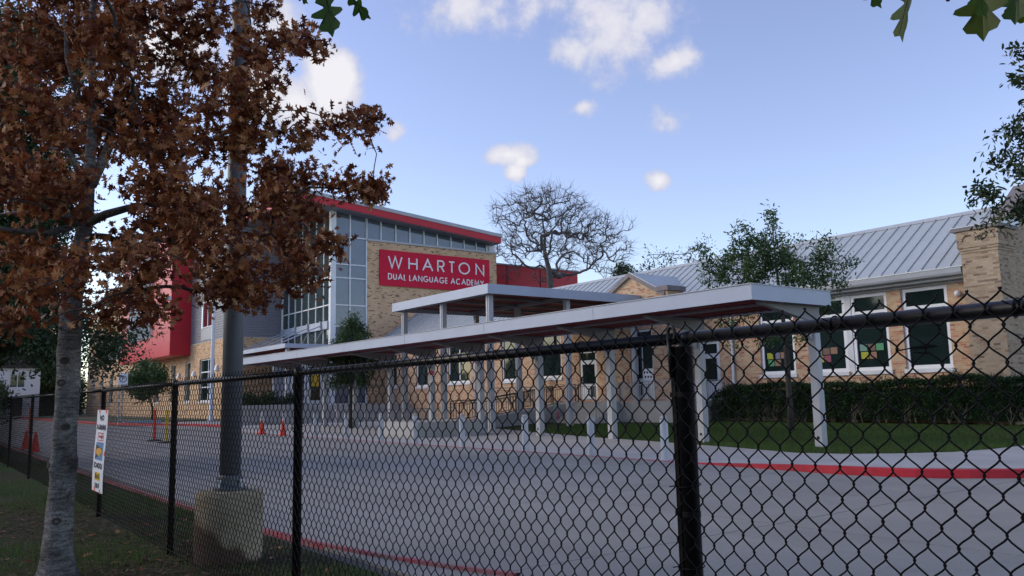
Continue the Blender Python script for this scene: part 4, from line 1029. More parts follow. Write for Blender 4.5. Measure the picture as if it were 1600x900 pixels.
# ================================================================== BOLLARDS, CONES, POSTS
bo = thing('bollard', 'grey steel bollard by the drive', 'bollard', (14.92, 13.6, 0), 'steel bollards along the drive')
q = MB(); q.lathe(14.92, 13.6, [(.098, -.02), (.098, .98)], 18); q.build('pipe', GALV, bo, smooth=False)
q = MB(); q.lathe(14.92, 13.6, [(.094, .981), (.088, 1.02), (.066, 1.05), (.03, 1.068)], 18); q.build('concrete_cap', CONC_WALL, bo, smooth=True)
bl = ['grey steel bollard half behind the thick black fence post', 'grey steel bollard standing before the right grey canopy column and lawn', 'grey steel bollard before the left tip of the lawn', 'grey steel bollard beside the canopy column with the drain hole, before the ramp',
      'grey steel bollard right of the low seat wall', 'grey steel bollard in front of the low seat wall', 'seventh grey bollard along the flush red kerb, left of the seat wall', 'third farthest grey bollard, near the middle black fence post', 'second farthest grey bollard, beside an orange cone', 'farthest grey bollard, before the pale entrance wall']
for i, y in enumerate((13.95, 16.6, 19.5, 22.9, 26.0, 28.6, 31.7, 34.9, 38.6, 42.4)):
    o = bo if i == 0 else copy_tree(bo, None, (14.92 + (.3 if i == 9 else 0), y, 0))
    if i == 0: o.location = (14.92, y, 0)
    o['label'] = bl[i]
cn = thing('traffic_cone', 'orange traffic cone', 'cone', (14.5, 40.5, 0), 'orange traffic cones')
q = MB(); q.lathe(14.5, 40.5, [(.155, .035), (.15, .06), (.045, .64), (.04, .70), (.02, .71)], 18); q.build('cone_body', ORANGE, cn, smooth=True)
q = MB(); q.lathe(14.5, 40.5, [(.128, .18), (.112, .30), (.104, .302), (.10, .30)], 18); q.build('collar', ORANGE, cn)
q = MB(); q.box(14.3, 14.7, 40.3, 40.7, 0.002, .036); q.build('cone_base', ORANGE, cn)
cl = ['orange traffic cone nearer the light pole, on the drive', 'orange traffic cone just left of the middle black fence post', 'orange traffic cone left of the tree, behind the fence', 'orange traffic cone close left of the tree trunk, behind a fence post']
for i, (x, y) in enumerate(((14.5, 40.5), (14.55, 37.8), (3.95, 36.6), (3.95, 33.9))):
    o = cn if i == 0 else copy_tree(cn, None, (x, y, 0)); o['label'] = cl[i]
def delineator(x, y, m, lab, s=1.0):
    d = thing('delineator_post', lab, 'delineator', (x, y, 0), 'upright plastic delineator posts')
    q = MB(); q.lathe(x, y, [(.33, .003), (.33, .03), (.28, .06), (.10, .075)], 8); q.build('base', RUBBER, d)
    q = MB(); q.lathe(x, y, [(.065, .07), (.06, 1.15 * s), (.05, 1.17 * s), (.05, 1.22 * s), (.06, 1.24 * s), (.06, 1.33 * s)], 14); q.build('post', m, d)
    q = MB(); q.tube([(x - .045, y, 1.34 * s), (x - .05, y, 1.40 * s), (x, y, 1.44 * s), (x + .05, y, 1.40 * s), (x + .045, y, 1.34 * s)], .014, 6); q.build('handle', m, d)
    return d
delineator(8.97, 38.3, ORANGE, 'orange delineator post on a black base, between the sign and fence post')
delineator(8.9, 36.0, YELLOW, 'yellow delineator post on a black base, beside the orange one')
delineator(6.4, 58, ORANGE, 'small far orange delineator post seen just left of the tree trunk', 1.1)
ps = thing('parking_sign', 'small white sign with a ringed letter above the far fence', 'sign', (15.1, 76, 0))
q = MB(); q.tube([(15.12, 76.06, 0), (15.12, 76.06, 4.25)], .05, 8); q.build('post', GALV, ps)
q = MB(); q.box(14.75, 15.5, 76.0, 76.02, 3.2, 4.25); q.build('plate', WHITE, ps)
q = MB(); stroke(q, arc(15.12, 3.75, .26, .26, 0, 360, 20), lambda u, v, d: (u, 75.995 - d, v), .06, 0, .01); q.build('ring', INK, ps)
letter('P', 15.03, .2, 3.6, .3, .05, lambda u, v, d: (u, 75.995 - d, v), INK, ps, .015)
for (x, y, h) in ((12.9, 66, 2.6),):
    s_ = thing('sign_post', 'thin bare grey post by the far red kerb', 'post', (x, y, 0)); q = MB(); q.tube([(x, y, 0), (x, y, h)], .04, 6); q.build('post', GALV, s_)
fp = thing('flagpole', 'tall white flagpole in front of the brick wing', 'flagpole', (21.0, 70.8, 0))
q = MB(); q.lathe(21.0, 70.8, [(.30, 0), (.30, .15), (.17, .2), (.165, 4), (.14, 9), (.09, 15)], 14); q.build('pole', WHITE, fp, smooth=True)
q = MB(); q.lathe(21.0, 70.8, [(.02, 15), (.12, 15.06), (.15, 15.16), (.10, 15.28), (.02, 15.3)], 12); q.build('ball', AMBER, fp, smooth=True)
tag(MB().box(14.2, 17.0, 70.5, 70.9, 0, .28).build('painted_kerb', LIGHTBLUE), 'pale blue painted kerb block beyond the drive', 'kerb')

# ================================================================== LIGHT POLE
lp = thing('light_pole', 'dark grey steel light pole on a round concrete footing behind the fence', 'light pole', (2.84, 8.85, 0))
q = MB(); q.lathe(2.84, 8.85, [(.335, -.05), (.345, .2), (.34, .66), (.325, .70), (.0, .705)], 40); q.build('footing', FOOT, lp, smooth=False)
q = MB(); q.lathe(2.84, 8.85, [(.17, .706), (.17, .73), (.135, .76), (.13, .84), (.115, .86)], 28); q.build('base_cover', POLE, lp)
q = MB(); q.lathe(2.84, 8.85, [(.108, .73), (.105, 2.5), (.10, 4.2), (.098, 6), (.085, 9)], 24); q.build('shaft', POLE, lp, smooth=True)
q = MB(); q.lathe(2.84, 8.85, [(.1055, 4.28), (.1055, 4.34)], 24); q.build('band', GREY_TRIM, lp)
q = MB(); q.box(2.4, 2.7, 8.7, 9.0, 8.7, 8.95); q.box(2.7, 2.84, 8.82, 8.88, 8.8, 8.86); q.build('lamp_head', POLE, lp)
for k in range(4):
    a = k * math.pi / 2 + .5; q = MB(); q.lathe(2.84 + .15 * math.cos(a), 8.85 + .15 * math.sin(a), [(.016, .73), (.016, .80), (.024, .801), (.024, .815)], 6); q.build('anchor_bolt', GALV, lp)

# ================================================================== CHAIN LINK FENCE
fen = thing('chain_link_fence', 'black vinyl chain link fence with round posts and top rail', 'fence', (2.44, 6, 0))
FX = 2.44
posts = [-9.6, -5.7, -1.8, 6.03, 9.56, 13.55, 17.65, 21.8, 26.2, 30.2, 34.3, 38.4, 42.5, 46.6]
for y in posts:
    q = MB(); q.lathe(FX, y, [(.033, -.1), (.033, 1.79), (.036, 1.792), (.036, 1.86), (.02, 1.875)], 16); q.build('post', BLACK, fen, smooth=True)
q = MB(); q.lathe(FX, 2.16, [(.034, -.1), (.034, 1.79), (.037, 1.792), (.037, 1.80), (.026, 1.812)], 24); tp = q.build('terminal_post', BLACK, fen, smooth=True)
# tension bar and bands on the terminal post, and the looped rail end
q = MB(); q.box(FX - .018, FX - .010, 2.196, 2.216, .05, 1.80); q.build('tension_bar', BLACK_WIRE, fen)
for z in (.35, .75, 1.15, 1.6):
    q = MB(); q.lathe(FX, 2.16, [(.0341, z), (.0358, z + .001), (.0358, z + .021), (.0341, z + .022)], 20); q.box(FX - .024, FX - .005, 2.19, 2.22, z + .002, z + .02); q.build('tension_band', BLACK_WIRE, fen)
q = MB()
ringp = [(FX - .034, 2.188 + .018 * math.cos(t), 1.846 + .030 * math.sin(t)) for t in np.linspace(-.9, math.pi + .9, 16)]
q.tube(ringp, .0075, 8); q.tube([(FX - .026, 2.204, 1.68), (FX - .033, 2.206, 1.84)], .009, 8); q.build('rail_loop', BLACK, fen, smooth=True)
for a, b in ((-9.6, -5.7), (-5.7, -1.8), (-1.8, 2.135), (2.185, 6.03), (6.03, 9.56), (9.56, 13.55), (13.55, 17.65), (17.65, 21.8), (21.8, 26.2), (26.2, 30.2), (30.2, 34.3), (34.3, 38.4), (38.4, 42.5), (42.5, 46.6)):
    q = MB(); q.tube([(FX, a, 1.83), (FX, b, 1.83)], .0235, 16); q.build('top_rail', BLACK, fen, smooth=True)
for y in (2.15,):
    q = MB(); q.tube([(FX, y - .03, 1.83), (FX, y + .03, 1.83)], .0255, 16); q.build('rail_cup', BLACK, fen, smooth=True)
q = MB(); q.tube([(FX - .03, -9.6, .06), (FX - .03, 46.6, .06)], .003, 5); q.build('tension_wire', BLACK_WIRE, fen)
MX, PITCH, HALF, ZT = 2.408, .0435, .0515, 1.887
def strand_path(y, flip, nseg):
    P = []; A = PITCH + .0055
    for h in range(36):
        for s in range(nseg):
            u = s / nseg; e = .22 * u + .78 * (.5 - .5 * math.cos(math.pi * u))
            sd = (h + flip) % 2
            yy = (A * (1 - e) if sd == 0 else A * e) - .00275
            P.append((MX + (.0042 if sd else -.0042) * math.sin(math.pi * u), y + yy, ZT - HALF * (h + u)))
    return P
def tips(P, flip):   # twisted barb at the top
    t = P[0]; s = 1 if flip == 0 else -1
    return [(t[0] - .002, t[1] + s * .006, t[2] + .012)] + P
s0 = []
for fl in (0, 1):
    q = MB(); q.tube(strand_path(.42 + PITCH * fl, fl, 6), .0029, 6); s0.append(q.build('wire', BLACK_WIRE, fen, smooth=True))
NW = 296
for k in range(2, NW):
    c = copy_part(s0[k % 2], (0, PITCH * (k - k % 2), 0), fen)
    c.location.y += random.uniform(-.0012, .0012); c.location.x += .002 * math.sin(k * .11) + random.uniform(-.0006, .0006); c.location.z = .004 * math.sin(k * .047) + random.uniform(-.0015, .0015)
# the mesh farther along, past the number of wires that can be told apart
def far_wires(*spans):
    V, Fc = [], []
    for fl in (0, 1):
        q = MB(); q.tube(strand_path(.42 + PITCH * fl, fl, 3), .0026, 3, cap=False)
        v = np.array(q.v); f = np.array(q.f)
        ks = np.array([k for k0, k1 in spans for k in range(k0, k1) if k % 2 == fl])
        off = np.zeros((len(ks), 3)); off[:, 1] = PITCH * (ks - fl)
        V.append((v[None] + off[:, None]).reshape(-1, 3)); base = sum(len(a) for a in V[:-1])
        Fc.append((f[None] + (np.arange(len(ks)) * len(v))[:, None, None]).reshape(-1, 4) + base)
    np_mesh('wire_mesh', np.concatenate(V), np.concatenate(Fc), BLACK_WIRE, fen, None, 'stuff')
far_wires((-230, 0), (NW, 1060))
for y, z in ((6.03, 1.4), (6.03, .8), (9.56, 1.3), (2.16, 1.25), (2.16, .95), (1.5, 1.83), (1.22, 1.72), (3.4, 1.83), (4.7, 1.83), (2.75, 1.83), (.95, 1.83)):
    r = .04 if z < 1.8 else .027
    q = MB(); c = (FX, y, z)
    if z < 1.8: P = [(FX + r * math.cos(t), y + r * math.sin(t), z + .004 * t) for t in np.linspace(0, 6.3, 14)] + [(MX - .008, y + .07, z + .01)]
    else: P = [(FX + r * math.cos(t), y + .003 * t, z + r * math.sin(t)) for t in np.linspace(0, 6.3, 14)] + [(MX - .008, y + .03, z + .02)]
    q.tube(P, .0022, 5); q.build('tie_wire', BLACK_WIRE, fen)

# no parking banner zip-tied to the mesh
bn = thing('parking_banner', 'narrow white banner with NO PARKING lettering taped to the far fence', 'banner', (2.37, 13.3, .95))
BY, BX = 13.74, 2.385
def bp(u, v, d): return (BX - d - .02 * math.sin(v * 3), BY - u + .035 * (v - 1.0), v)
q = MB()
for i in range(12):
    za, zb = .37 + (1.54 - .37) * i / 12, .37 + (1.54 - .37) * (i + 1) / 12
    q.prism([bp(0, za, 0), bp(.78, za, 0), bp(.78, zb, 0), bp(0, zb, 0)], [bp(0, za, .004), bp(.78, za, .004), bp(.78, zb, .004), bp(0, zb, .004)])
q.build('sheet', VINYL, bn)
b2 = lambda u, v, d: bp(u, v, d + .006)
line_of_text('NO', .24, .54, 1.385, .085, .026, b2, INK, bn, .25, .002)
line_of_text('PARKING', .06, .72, 1.245, .085, .024, b2, INK, bn, .2, .002)
q = MB(); stroke(q, [(.2, 1.1), (.6, 1.1), (.6, 1.205), (.2, 1.205), (.2, 1.1)], b2, .012, 0, .002); stroke(q, [(.27, 1.155), (.5, 1.155)], b2, .03, 0, .004); q.build('arrow_frame', INK_RED, bn)
q = MB(); q.prism([b2(.48, 1.115, 0), b2(.56, 1.155, 0), b2(.48, 1.195, 0)], [b2(.48, 1.115, .006), b2(.56, 1.155, .006), b2(.48, 1.195, .006)]); q.build('arrow_head', INK_RED, bn)
q = MB(); q.prism([b2(.14, .82, 0), b2(.66, .82, 0), b2(.66, 1.075, 0), b2(.14, 1.075, 0)], [b2(.14, .82, .002), b2(.66, .82, .002), b2(.66, 1.075, .002), b2(.14, 1.075, .002)]); q.build('picture', BLUEINK, bn)
q = MB(); q.prism([b2(.14, .83, .002), b2(.6, .93, .002), b2(.6, .99, .002), b2(.14, 1.04, .002)], [b2(.14, .83, .004), b2(.6, .93, .004), b2(.6, .99, .004), b2(.14, 1.04, .004)]); q.build('picture', INK, bn)
q = MB(); q.prism([b2(.2, .91, .004), b2(.42, .87, .004), b2(.66, .95, .004), b2(.45, 1.0, .004), b2(.2, .97, .004)], [b2(.2, .91, .006), b2(.42, .87, .006), b2(.66, .95, .006), b2(.45, 1.0, .006), b2(.2, .97, .006)]); q.build('picture', AMBER, bn)
line_of_text('SCHOOL', .08, .70, .70, .085, .022, b2, INK, bn, .2, .002)
q = MB(); q.prism([b2(.2, .535, 0), b2(.58, .535, 0), b2(.58, .645, 0), b2(.2, .645, 0)], [b2(.2, .535, .002), b2(.58, .535, .002), b2(.58, .645, .002), b2(.2, .645, .002)]); q.build('yellow_block', YELLOW, bn)
line_of_text('BUS', .25, .53, .555, .07, .02, lambda u, v, d: bp(u, v, d + .009), INK, bn, .2, .002)
line_of_text('EXIT', .24, .55, .42, .075, .022, b2, INK, bn, .25, .002)
for u, v in ((.2, 1.525), (.68, 1.525), (-.02, .95), (.78, .93), (.22, .40), (.6, .385)):
    q = MB(); q.prism([b2(u - .03, v - .03, 0), b2(u + .03, v - .03, 0), b2(u + .03, v + .03, 0), b2(u - .03, v + .03, 0)], [b2(u - .03, v - .03, .003), b2(u + .03, v - .03, .003), b2(u + .03, v + .03, .003), b2(u - .03, v + .03, .003)]); q.build('tape', TAPE, bn)

# ================================================================== VEGETATION
def finish_tree(root, trunk, att, bark, seg, tip, expo=2.3, wob=.08, up=.25, extra=None, limbname='branches'):
    q = MB(); q.tube([t[:3] for t in trunk], [t[3] for t in trunk], 16, cap=True); q.build('trunk', bark, root, smooth=True)
    ch = skeleton(trunk, att, seg, tip, expo, wob, up)
    limbs(ch, limbname, bark, root)
    return ch
OAK_LOBES = [(2.3, 6.27, 4.5, 0.31, 0.72), (1.99, 5.97, 4.03, 0.29, 0.75), (2.75, 6.56, 4.74, 0.16, 0.62), (2.88, 7.17, 5.07, 0.15, 0.75), (2.92, 6.18, 3.95, 0.2, 0.61), (3.33, 6.65, 4.18, 0.08, 0.71), (2.5, 5.95, 3.71, 0.21, 0.64), (3.21, 6.6, 3.54, 0.18, 0.48), (3.43, 6.7, 3.55, 0.09, 0.53), (3.33, 7.74, 3.88, 0.22, 0.66), (2.95, 7.81, 3.94, 0.33, 0.74), (3.06, 7.65, 3.49, 0.31, 0.87), (2.87, 6.38, 2.91, 0.13, 0.57), (2.88, 7.17, 2.8, 0.29, 0.78), (2.3, 6.64, 2.6, 0.27, 0.93), (1.91, 6.37, 2.77, 0.32, 0.85), (1.64, 6.15, 3.17, 0.33, 0.79), (1.94, 6.39, 3.76, 0.36, 0.79), (2.31, 8.8, 5.18, 0.47, 0.81), (2.29, 8.3, 5.6, 0.38, 0.7), (1.76, 8.7, 5.51, 0.48, 0.83), (1.73, 8.84, 4.68, 0.5, 0.87), (1.43, 6.55, 3.46, 0.35, 0.79), (1.58, 7.08, 2.66, 0.32, 0.92), (1.62, 8.49, 2.6, 0.29, 0.95), (2.06, 8.63, 2.48, 0.17, 1.11), (1.41, 9.38, 4.54, 0.48, 0.93), (0.95, 9.69, 5.53, 0.55, 0.94), (0.59, 6.56, 3.68, 0.34, 0.87), (0.83, 8.8, 3.7, 0.4, 0.85), (0.82, 9.21, 3.08, 0.34, 0.89), (1.04, 8.31, 2.85, 0.3, 1.05), (0.79, 7.04, 2.41, 0.2, 0.89), (0.73, 8.47, 2.38, 0.19, 0.82), (1.13, 6.35, 2.72, 0.24, 0.86), (1.41, 9.55, 5.75, 0.44, 0.88), (2.79, 7.92, 5.61, 0.16, 0.75), (0.26, 8.78, 4.77, 0.44, 0.93), (0.28, 7.84, 3.57, 0.39, 0.93), (0.38, 10.57, 3.25, 0.45, 0.92), (2.09, 7.79, 3.22, 0.36, 0.83), (2.92, 8.26, 3.46, 0.37, 0.91), (2.12, 8.75, 4.49, 0.4, 0.83), (1.07, 8.19, 3.54, 0.32, 0.91), (1.31, 7.42, 4.59, 0.33, 0.83), (2.74, 7.52, 2.56, 0.15, 0.88), (1.69, 7.53, 3.22, 0.28, 0.8), (2.21, 8.59, 3.54, 0.3, 0.89), (1.76, 8.72, 3.18, 0.26, 0.88), (2.37, 8.16, 3.51, 0.32, 0.9), (2.95, 7.45, 3.09, 0.26, 0.81), (2.58, 6.97, 3.42, 0.23, 0.75), (3.48, 6.75, 3.58, 0.07, 0.73), (2.22, 7.22, 2.61, 0.25, 0.89), (2.07, 6.18, 3.75, 0.24, 0.95), (0.84, 7.12, 5.3, 0.49, 0.84), (1.87, 8.48, 6.36, 0.63, 0.84), (1.69, 5.69, 5.09, 0.37, 0.88), (0.98, 5.85, 5.41, 0.47, 0.86), (1.92, 7.54, 6.84, 0.55, 0.89), (0.47, 7.21, 5.77, 0.46, 0.89), (1.14, 7.64, 7.34, 0.56, 0.84), (1.48, 7.16, 7.05, 0.43, 0.93), (0.01, 7.96, 5.43, 0.45, 0.94)]
OAK_TRUNK = [(1.281, 8.979, -0.04, 0.157), (1.278, 8.982, 0.146, 0.139), (1.278, 8.982, 0.616, 0.119), (1.285, 8.976, 0.914, 0.113), (1.286, 8.975, 1.366, 0.105), (1.298, 8.967, 1.825, 0.105), (1.294, 8.97, 2.291, 0.102), (1.29, 8.972, 2.765, 0.099), (1.312, 8.956, 2.988, 0.096), (1.353, 8.926, 3.244, 0.078), (1.371, 8.912, 3.438, 0.07), (1.38, 8.905, 3.732, 0.058), (1.378, 8.907, 4.062, 0.052), (1.387, 8.9, 4.665, 0.041), (1.34, 8.936, 5.37, 0.032), (1.352, 8.927, 6.189, 0.026), (1.326, 8.946, 7.198, 0.017)]
oak = thing('oak_tree', 'young oak with dry brown leaves and pale grey trunk in the left foreground', 'tree', (1.28, 8.98, 0))
# trunk with knots and flared foot
tv = MB(); nz = 26; ns = 22
tz = np.array([t[2] for t in OAK_TRUNK])
def tr_at(z): return [float(np.interp(z, tz, [t[i] for t in OAK_TRUNK])) for i in (0, 1, 3)]
knots = [(random.uniform(.3, 3.2), random.uniform(0, 6.28), random.uniform(.05, .09)) for _ in range(16)]
zs_ = np.concatenate([np.linspace(-.05, 3.4, 70), np.linspace(3.5, tz[-1], 30)])
for z in zs_:
    x, y, r = tr_at(max(z, 0))
    for k in range(ns):
        a = 2 * math.pi * k / ns
        rr = r * (1 + .035 * math.sin(3 * a + z * 2.1) + .03 * math.sin(5 * a - z * 3.7) + .02 * math.sin(z * 17 + a) + random.uniform(-.014, .014))
        if z < .35: rr *= 1 + .25 * (1 - max(z, 0) / .35) ** 2 * (1 + .35 * math.sin(4 * a + 1))
        for kz, ka, ks in knots:
            da = (a - ka + math.pi) % (2 * math.pi) - math.pi
            rr += .018 * math.exp(-((z - kz) / ks) ** 2 - (da / .55) ** 2)
        tv.v.append((x + rr * math.cos(a), y + rr * math.sin(a), z))
for i in range(len(zs_) - 1):
    for k in range(ns):
        j = (k + 1) % ns; tv.f.append((i * ns + k, i * ns + j, (i + 1) * ns + j, (i + 1) * ns + k))
tv.build('trunk', BARK, oak, smooth=True)
for kz, ka, ks in knots[:12] + [(2.05, 4.2, .07), (1.42, 4.6, .06), (2.6, 4.0, .05), (.55, 4.4, .06)]:
    x, y, r = tr_at(kz); n_ = Vector((math.cos(ka), math.sin(ka), 0)); s_ = Vector((-math.sin(ka), math.cos(ka), 0)); c_ = Vector((x, y, kz)) + n_ * (r + .012)
    q = MB(); q.tube([c_ + s_ * ks * .55 * math.cos(t) + Vector((0, 0, ks * .38 * math.sin(t))) - n_ * (.05 * math.cos(t) ** 2 * ks) for t in np.linspace(0, 2 * math.pi, 15)], [ks * .16 * (1 + .4 * math.sin(3 * t)) for t in range(15)], 6, cap=False)
    b_ = len(q.v); q.v += [tuple(c_ + s_ * ks * .5 * math.cos(t) + Vector((0, 0, ks * .34 * math.sin(t))) - n_ * .006) for t in np.linspace(0, 2 * math.pi, 10)[:-1]]; q.f.append(tuple(range(b_, b_ + 9)))
    q.build('knot', BARK_DARK, oak, smooth=True)
main_limbs = [[(1.367, 8.915, 3.406, 0.05), (1.504, 8.663, 3.471, 0.042), (1.653, 8.402, 3.501, 0.034), (1.846, 8.109, 3.51, 0.024), (2.079, 7.785, 3.583, 0.007)], [(1.363, 8.918, 3.373, 0.05), (1.239, 8.948, 3.449, 0.042), (1.053, 9.025, 3.488, 0.036), (0.869, 9.099, 3.5, 0.028), (0.665, 9.19, 3.474, 0.012)], [(1.25, 9.002, 3.376, 0.036), (1.058, 8.996, 3.291, 0.033), (0.868, 8.988, 3.289, 0.028), (0.658, 8.995, 3.293, 0.02), (0.453, 8.998, 3.321, 0.008)], [(1.36, 8.921, 3.732, 0.045), (1.258, 8.847, 3.963, 0.036), (1.157, 8.772, 4.09, 0.024), (0.965, 8.766, 4.088, 0.007)], [(1.387, 8.9, 4.665, 0.04), (1.533, 8.667, 4.957, 0.032), (1.633, 8.467, 5.179, 0.022), (1.783, 8.23, 5.328, 0.007)], [(1.371, 8.912, 3.16, 0.033), (1.52, 8.676, 3.123, 0.027), (1.675, 8.436, 3.087, 0.018), (1.848, 8.182, 3.106, 0.006)], [(1.403, 8.888, 3.797, 0.05), (1.567, 9.016, 4.255, 0.045), (1.663, 9.193, 5.026, 0.036), (1.855, 9.299, 5.619, 0.022), (1.967, 9.465, 6.324, 0.008)], [(1.277, 8.982, 4.668, 0.033), (1.139, 8.96, 5.104, 0.024), (1.08, 8.88, 5.533, 0.007)]]
for L in main_limbs:
    q = MB(); q.tube([l[:3] for l in L], [l[3] for l in L], 9); q.build('limb', BARK, oak, smooth=True)
tw = []
for x, y, z, r, fl in OAK_LOBES:
    n = max(9, int(300 * r ** 2.2))
    q = rng.normal(size=(n, 3)); q /= np.linalg.norm(q, axis=1)[:, None]
    q *= (rng.uniform(.05, 1, n) ** (1 / 2.2))[:, None] * r; q[:, 2] *= fl
    tw.append(q + np.array([x, y, z]))
tw = np.concatenate(tw)
tr0 = [tuple(t) for t in OAK_TRUNK]
chains = skeleton(tr0, tw, .16, .0034, 2.35, .10, .30, 1.7)
# cap the pipe radii so the boughs stay slim
chains = [(p, [min(r, .05) for r in rr]) for p, rr in chains]
limbs(chains, 'branches', BARK_DARK, oak)
lp_ = []
for p, r in chains:
    a, b = np.array(p[-2]), np.array(p[-1])
    for k in range(17):
        t = rng.uniform(-.7, 1.25); lp_.append(a + (b - a) * t + rng.normal(size=3) * .058)
lp_ = np.array(lp_)
print('oak leaves', len(lp_))
camp = np.array([0, 0, 1.62])
order = np.argsort(np.linalg.norm(lp_ - camp, axis=1))
fwd = np.array([_F.x, _F.y, _F.z]); rt_ = np.array([_rt.x, _rt.y, _rt.z]); up_ = np.array([_up.x, _up.y, _up.z])
rel = lp_ - camp; dep = rel @ fwd
vis = (np.abs(rel @ rt_) < .62 * dep) & (np.abs(rel @ up_) < .35 * dep)
near_ids = [i for i in order if vis[i]][:290]
mask = np.ones(len(lp_), bool); mask[near_ids] = False
leaves('foliage', lp_[mask], .080, PIN[0], PIN[1], LEAF_BROWN, oak, .15, jit=.5)
LM = []
for i, c in enumerate([(.24, .072, .022), (.32, .11, .034), (.43, .20, .08), (.17, .045, .017), (.27, .088, .028)]):
    m_ = mat('dry_leaf_%d' % i, c, .6, .2, 14)
    q = MB(); q.v = [tuple(np.array(v) * .086) for v in PIN[0]]; q.f = list(PIN[1])
    me = bpy.data.meshes.new('leaf'); me.from_pydata(q.v, [], q.f); me.materials.append(m_); LM.append(me)
for i in near_ids:
    o = bpy.data.objects.new('leaf', LM[random.randrange(5)]); COL.objects.link(o); o.parent = oak
    o.location = tuple(lp_[i] - np.array([1.28, 8.98, 0])); o.rotation_euler = (random.uniform(0, 6.3), random.uniform(0, 6.3), random.uniform(0, 6.3))
    s = random.uniform(.6, 1.2); o.scale = (s, s * random.uniform(.6, 1.0), s * random.uniform(.8, 3.5))

def small_tree(name, label, base, trunk, lobes, twig, per_leaf, lsize, leafm, bark, seg, tip, group=None, spread=.1, tmpl=OVAL, flat=.0, expo=2.3):
    t = thing(name, label, 'tree', base, group)
    att = in_lobes(lobes, twig)
    ch = finish_tree(t, trunk, att, bark, seg, tip, expo)
    L = []
    for p, r in ch:
        a, b = np.array(p[-2]), np.array(p[-1])
        k = rng.uniform(-.8, 1.2, per_leaf)[:, None]
        L.append(a + (b - a) * k + rng.normal(size=(per_leaf, 3)) * spread)
    leaves('foliage', np.concatenate(L), lsize, tmpl[0], tmpl[1], leafm, t, flat)
    return t
YOUNG_OAK_LOBES = [(25.4, 17.96, 7.83, 0.38, 1.12), (26.27, 18.62, 7.3, 0.54, 1.0), (23.66, 17.82, 7.07, 0.52, 0.96), (23.63, 17.85, 6.34, 0.62, 0.91), (24.74, 17.32, 6.24, 0.71, 0.84), (24.28, 19.36, 6.33, 0.57, 0.92), (23.98, 19.41, 5.65, 0.54, 0.7), (26.23, 16.35, 6.68, 0.44, 1.26), (27.22, 16.25, 6.12, 0.39, 0.94), (26.13, 16.34, 5.91, 0.52, 0.87), (24.76, 18.33, 5.75, 0.77, 0.79), (24.91, 16.58, 5.58, 0.71, 0.88), (23.67, 19.65, 5.78, 0.36, 0.67), (26.8, 18.6, 4.99, 0.88, 0.61), (25.73, 19.43, 4.78, 0.73, 0.67), (27.4, 17.52, 4.72, 0.67, 0.71), (24.61, 19.79, 4.04, 0.5, 0.76), (24.12, 17.47, 3.61, 0.56, 0.56), (25.79, 17.19, 3.75, 0.53, 0.87), (25.14, 19.81, 3.45, 0.31, 0.77), (27.78, 17.15, 5.62, 0.55, 0.7), (23.52, 19.45, 6.69, 0.35, 0.93), (27.35, 17.97, 7.3, 0.29, 1.0)]
small_tree('oak_tree', 'young live oak with a loose green crown on the lawn before the metal roof', (26.5, 18.43, .1),
           [(26.5, 18.43, 0, .13), (26.5, 18.43, 1.2, .11), (26.45, 18.4, 2.4, .10), (26.3, 18.3, 3.6, .085), (26.0, 18.2, 5, .06), (25.7, 18.1, 6.5, .035), (25.5, 18.0, 7.7, .015)],
           YOUNG_OAK_LOBES, 20, 46, .135, LEAF_YOUNG, BARK_DARK, .35, .006, spread=.14)
CONE_OAK_LOBES = [(20.19, 42.22, 6.13, 0.34, 1.05), (20.11, 42.46, 5.53, 0.51, 0.86), (20.84, 42.34, 5.36, 0.47, 0.92), (19.6, 42.21, 4.78, 0.61, 0.82), (20.42, 41.48, 4.57, 0.64, 0.78), (20.21, 42.25, 3.9, 0.79, 0.73), (19.29, 42.36, 3.71, 0.57, 0.88), (21.09, 41.63, 3.8, 0.5, 1.0), (20.54, 43.35, 3.04, 0.73, 0.7), (19.5, 42.79, 2.66, 0.43, 0.83), (20.56, 41.36, 2.8, 0.5, 0.86)]
small_tree('oak_tree', 'small conical dark green oak behind the walkway canopy, left of the sign wall', (20.5, 43, 0),
           [(20.5, 43, 0, .11), (20.45, 42.9, 1.8, .09), (20.4, 42.6, 3.8, .06), (20.3, 42.4, 6.0, .02)],
           CONE_OAK_LOBES, 40, 60, .13, LEAF_YOUNG, BARK_DARK, .35, .006, spread=.16)
SMALL_TREE_LOBES = [(17.69, 80.21, 4.68, 1.05, 0.78), (16.6, 78.81, 3.94, 0.8, 0.86), (18.23, 77.72, 4.02, 0.86, 0.93), (18.09, 81.09, 3.54, 1.12, 0.63), (16.69, 80.33, 3.13, 0.64, 0.73), (18.87, 78.04, 3.17, 0.63, 0.91), (17.57, 78.16, 2.56, 1.03, 0.45), (16.55, 82.41, 3.7, 0.47, 1.0)]
small_tree('shade_tree', 'low rounded green tree by the brick wing below the red box', (19, 82, 0),
           [(19, 82, 0, .10), (18.9, 81.9, 1.3, .08), (18.3, 81, 2.6, .07), (17.9, 80, 3.6, .04)],
           SMALL_TREE_LOBES, 7, 60, .30, LEAF_YOUNG, BARK_DARK, .6, .012, spread=.32)
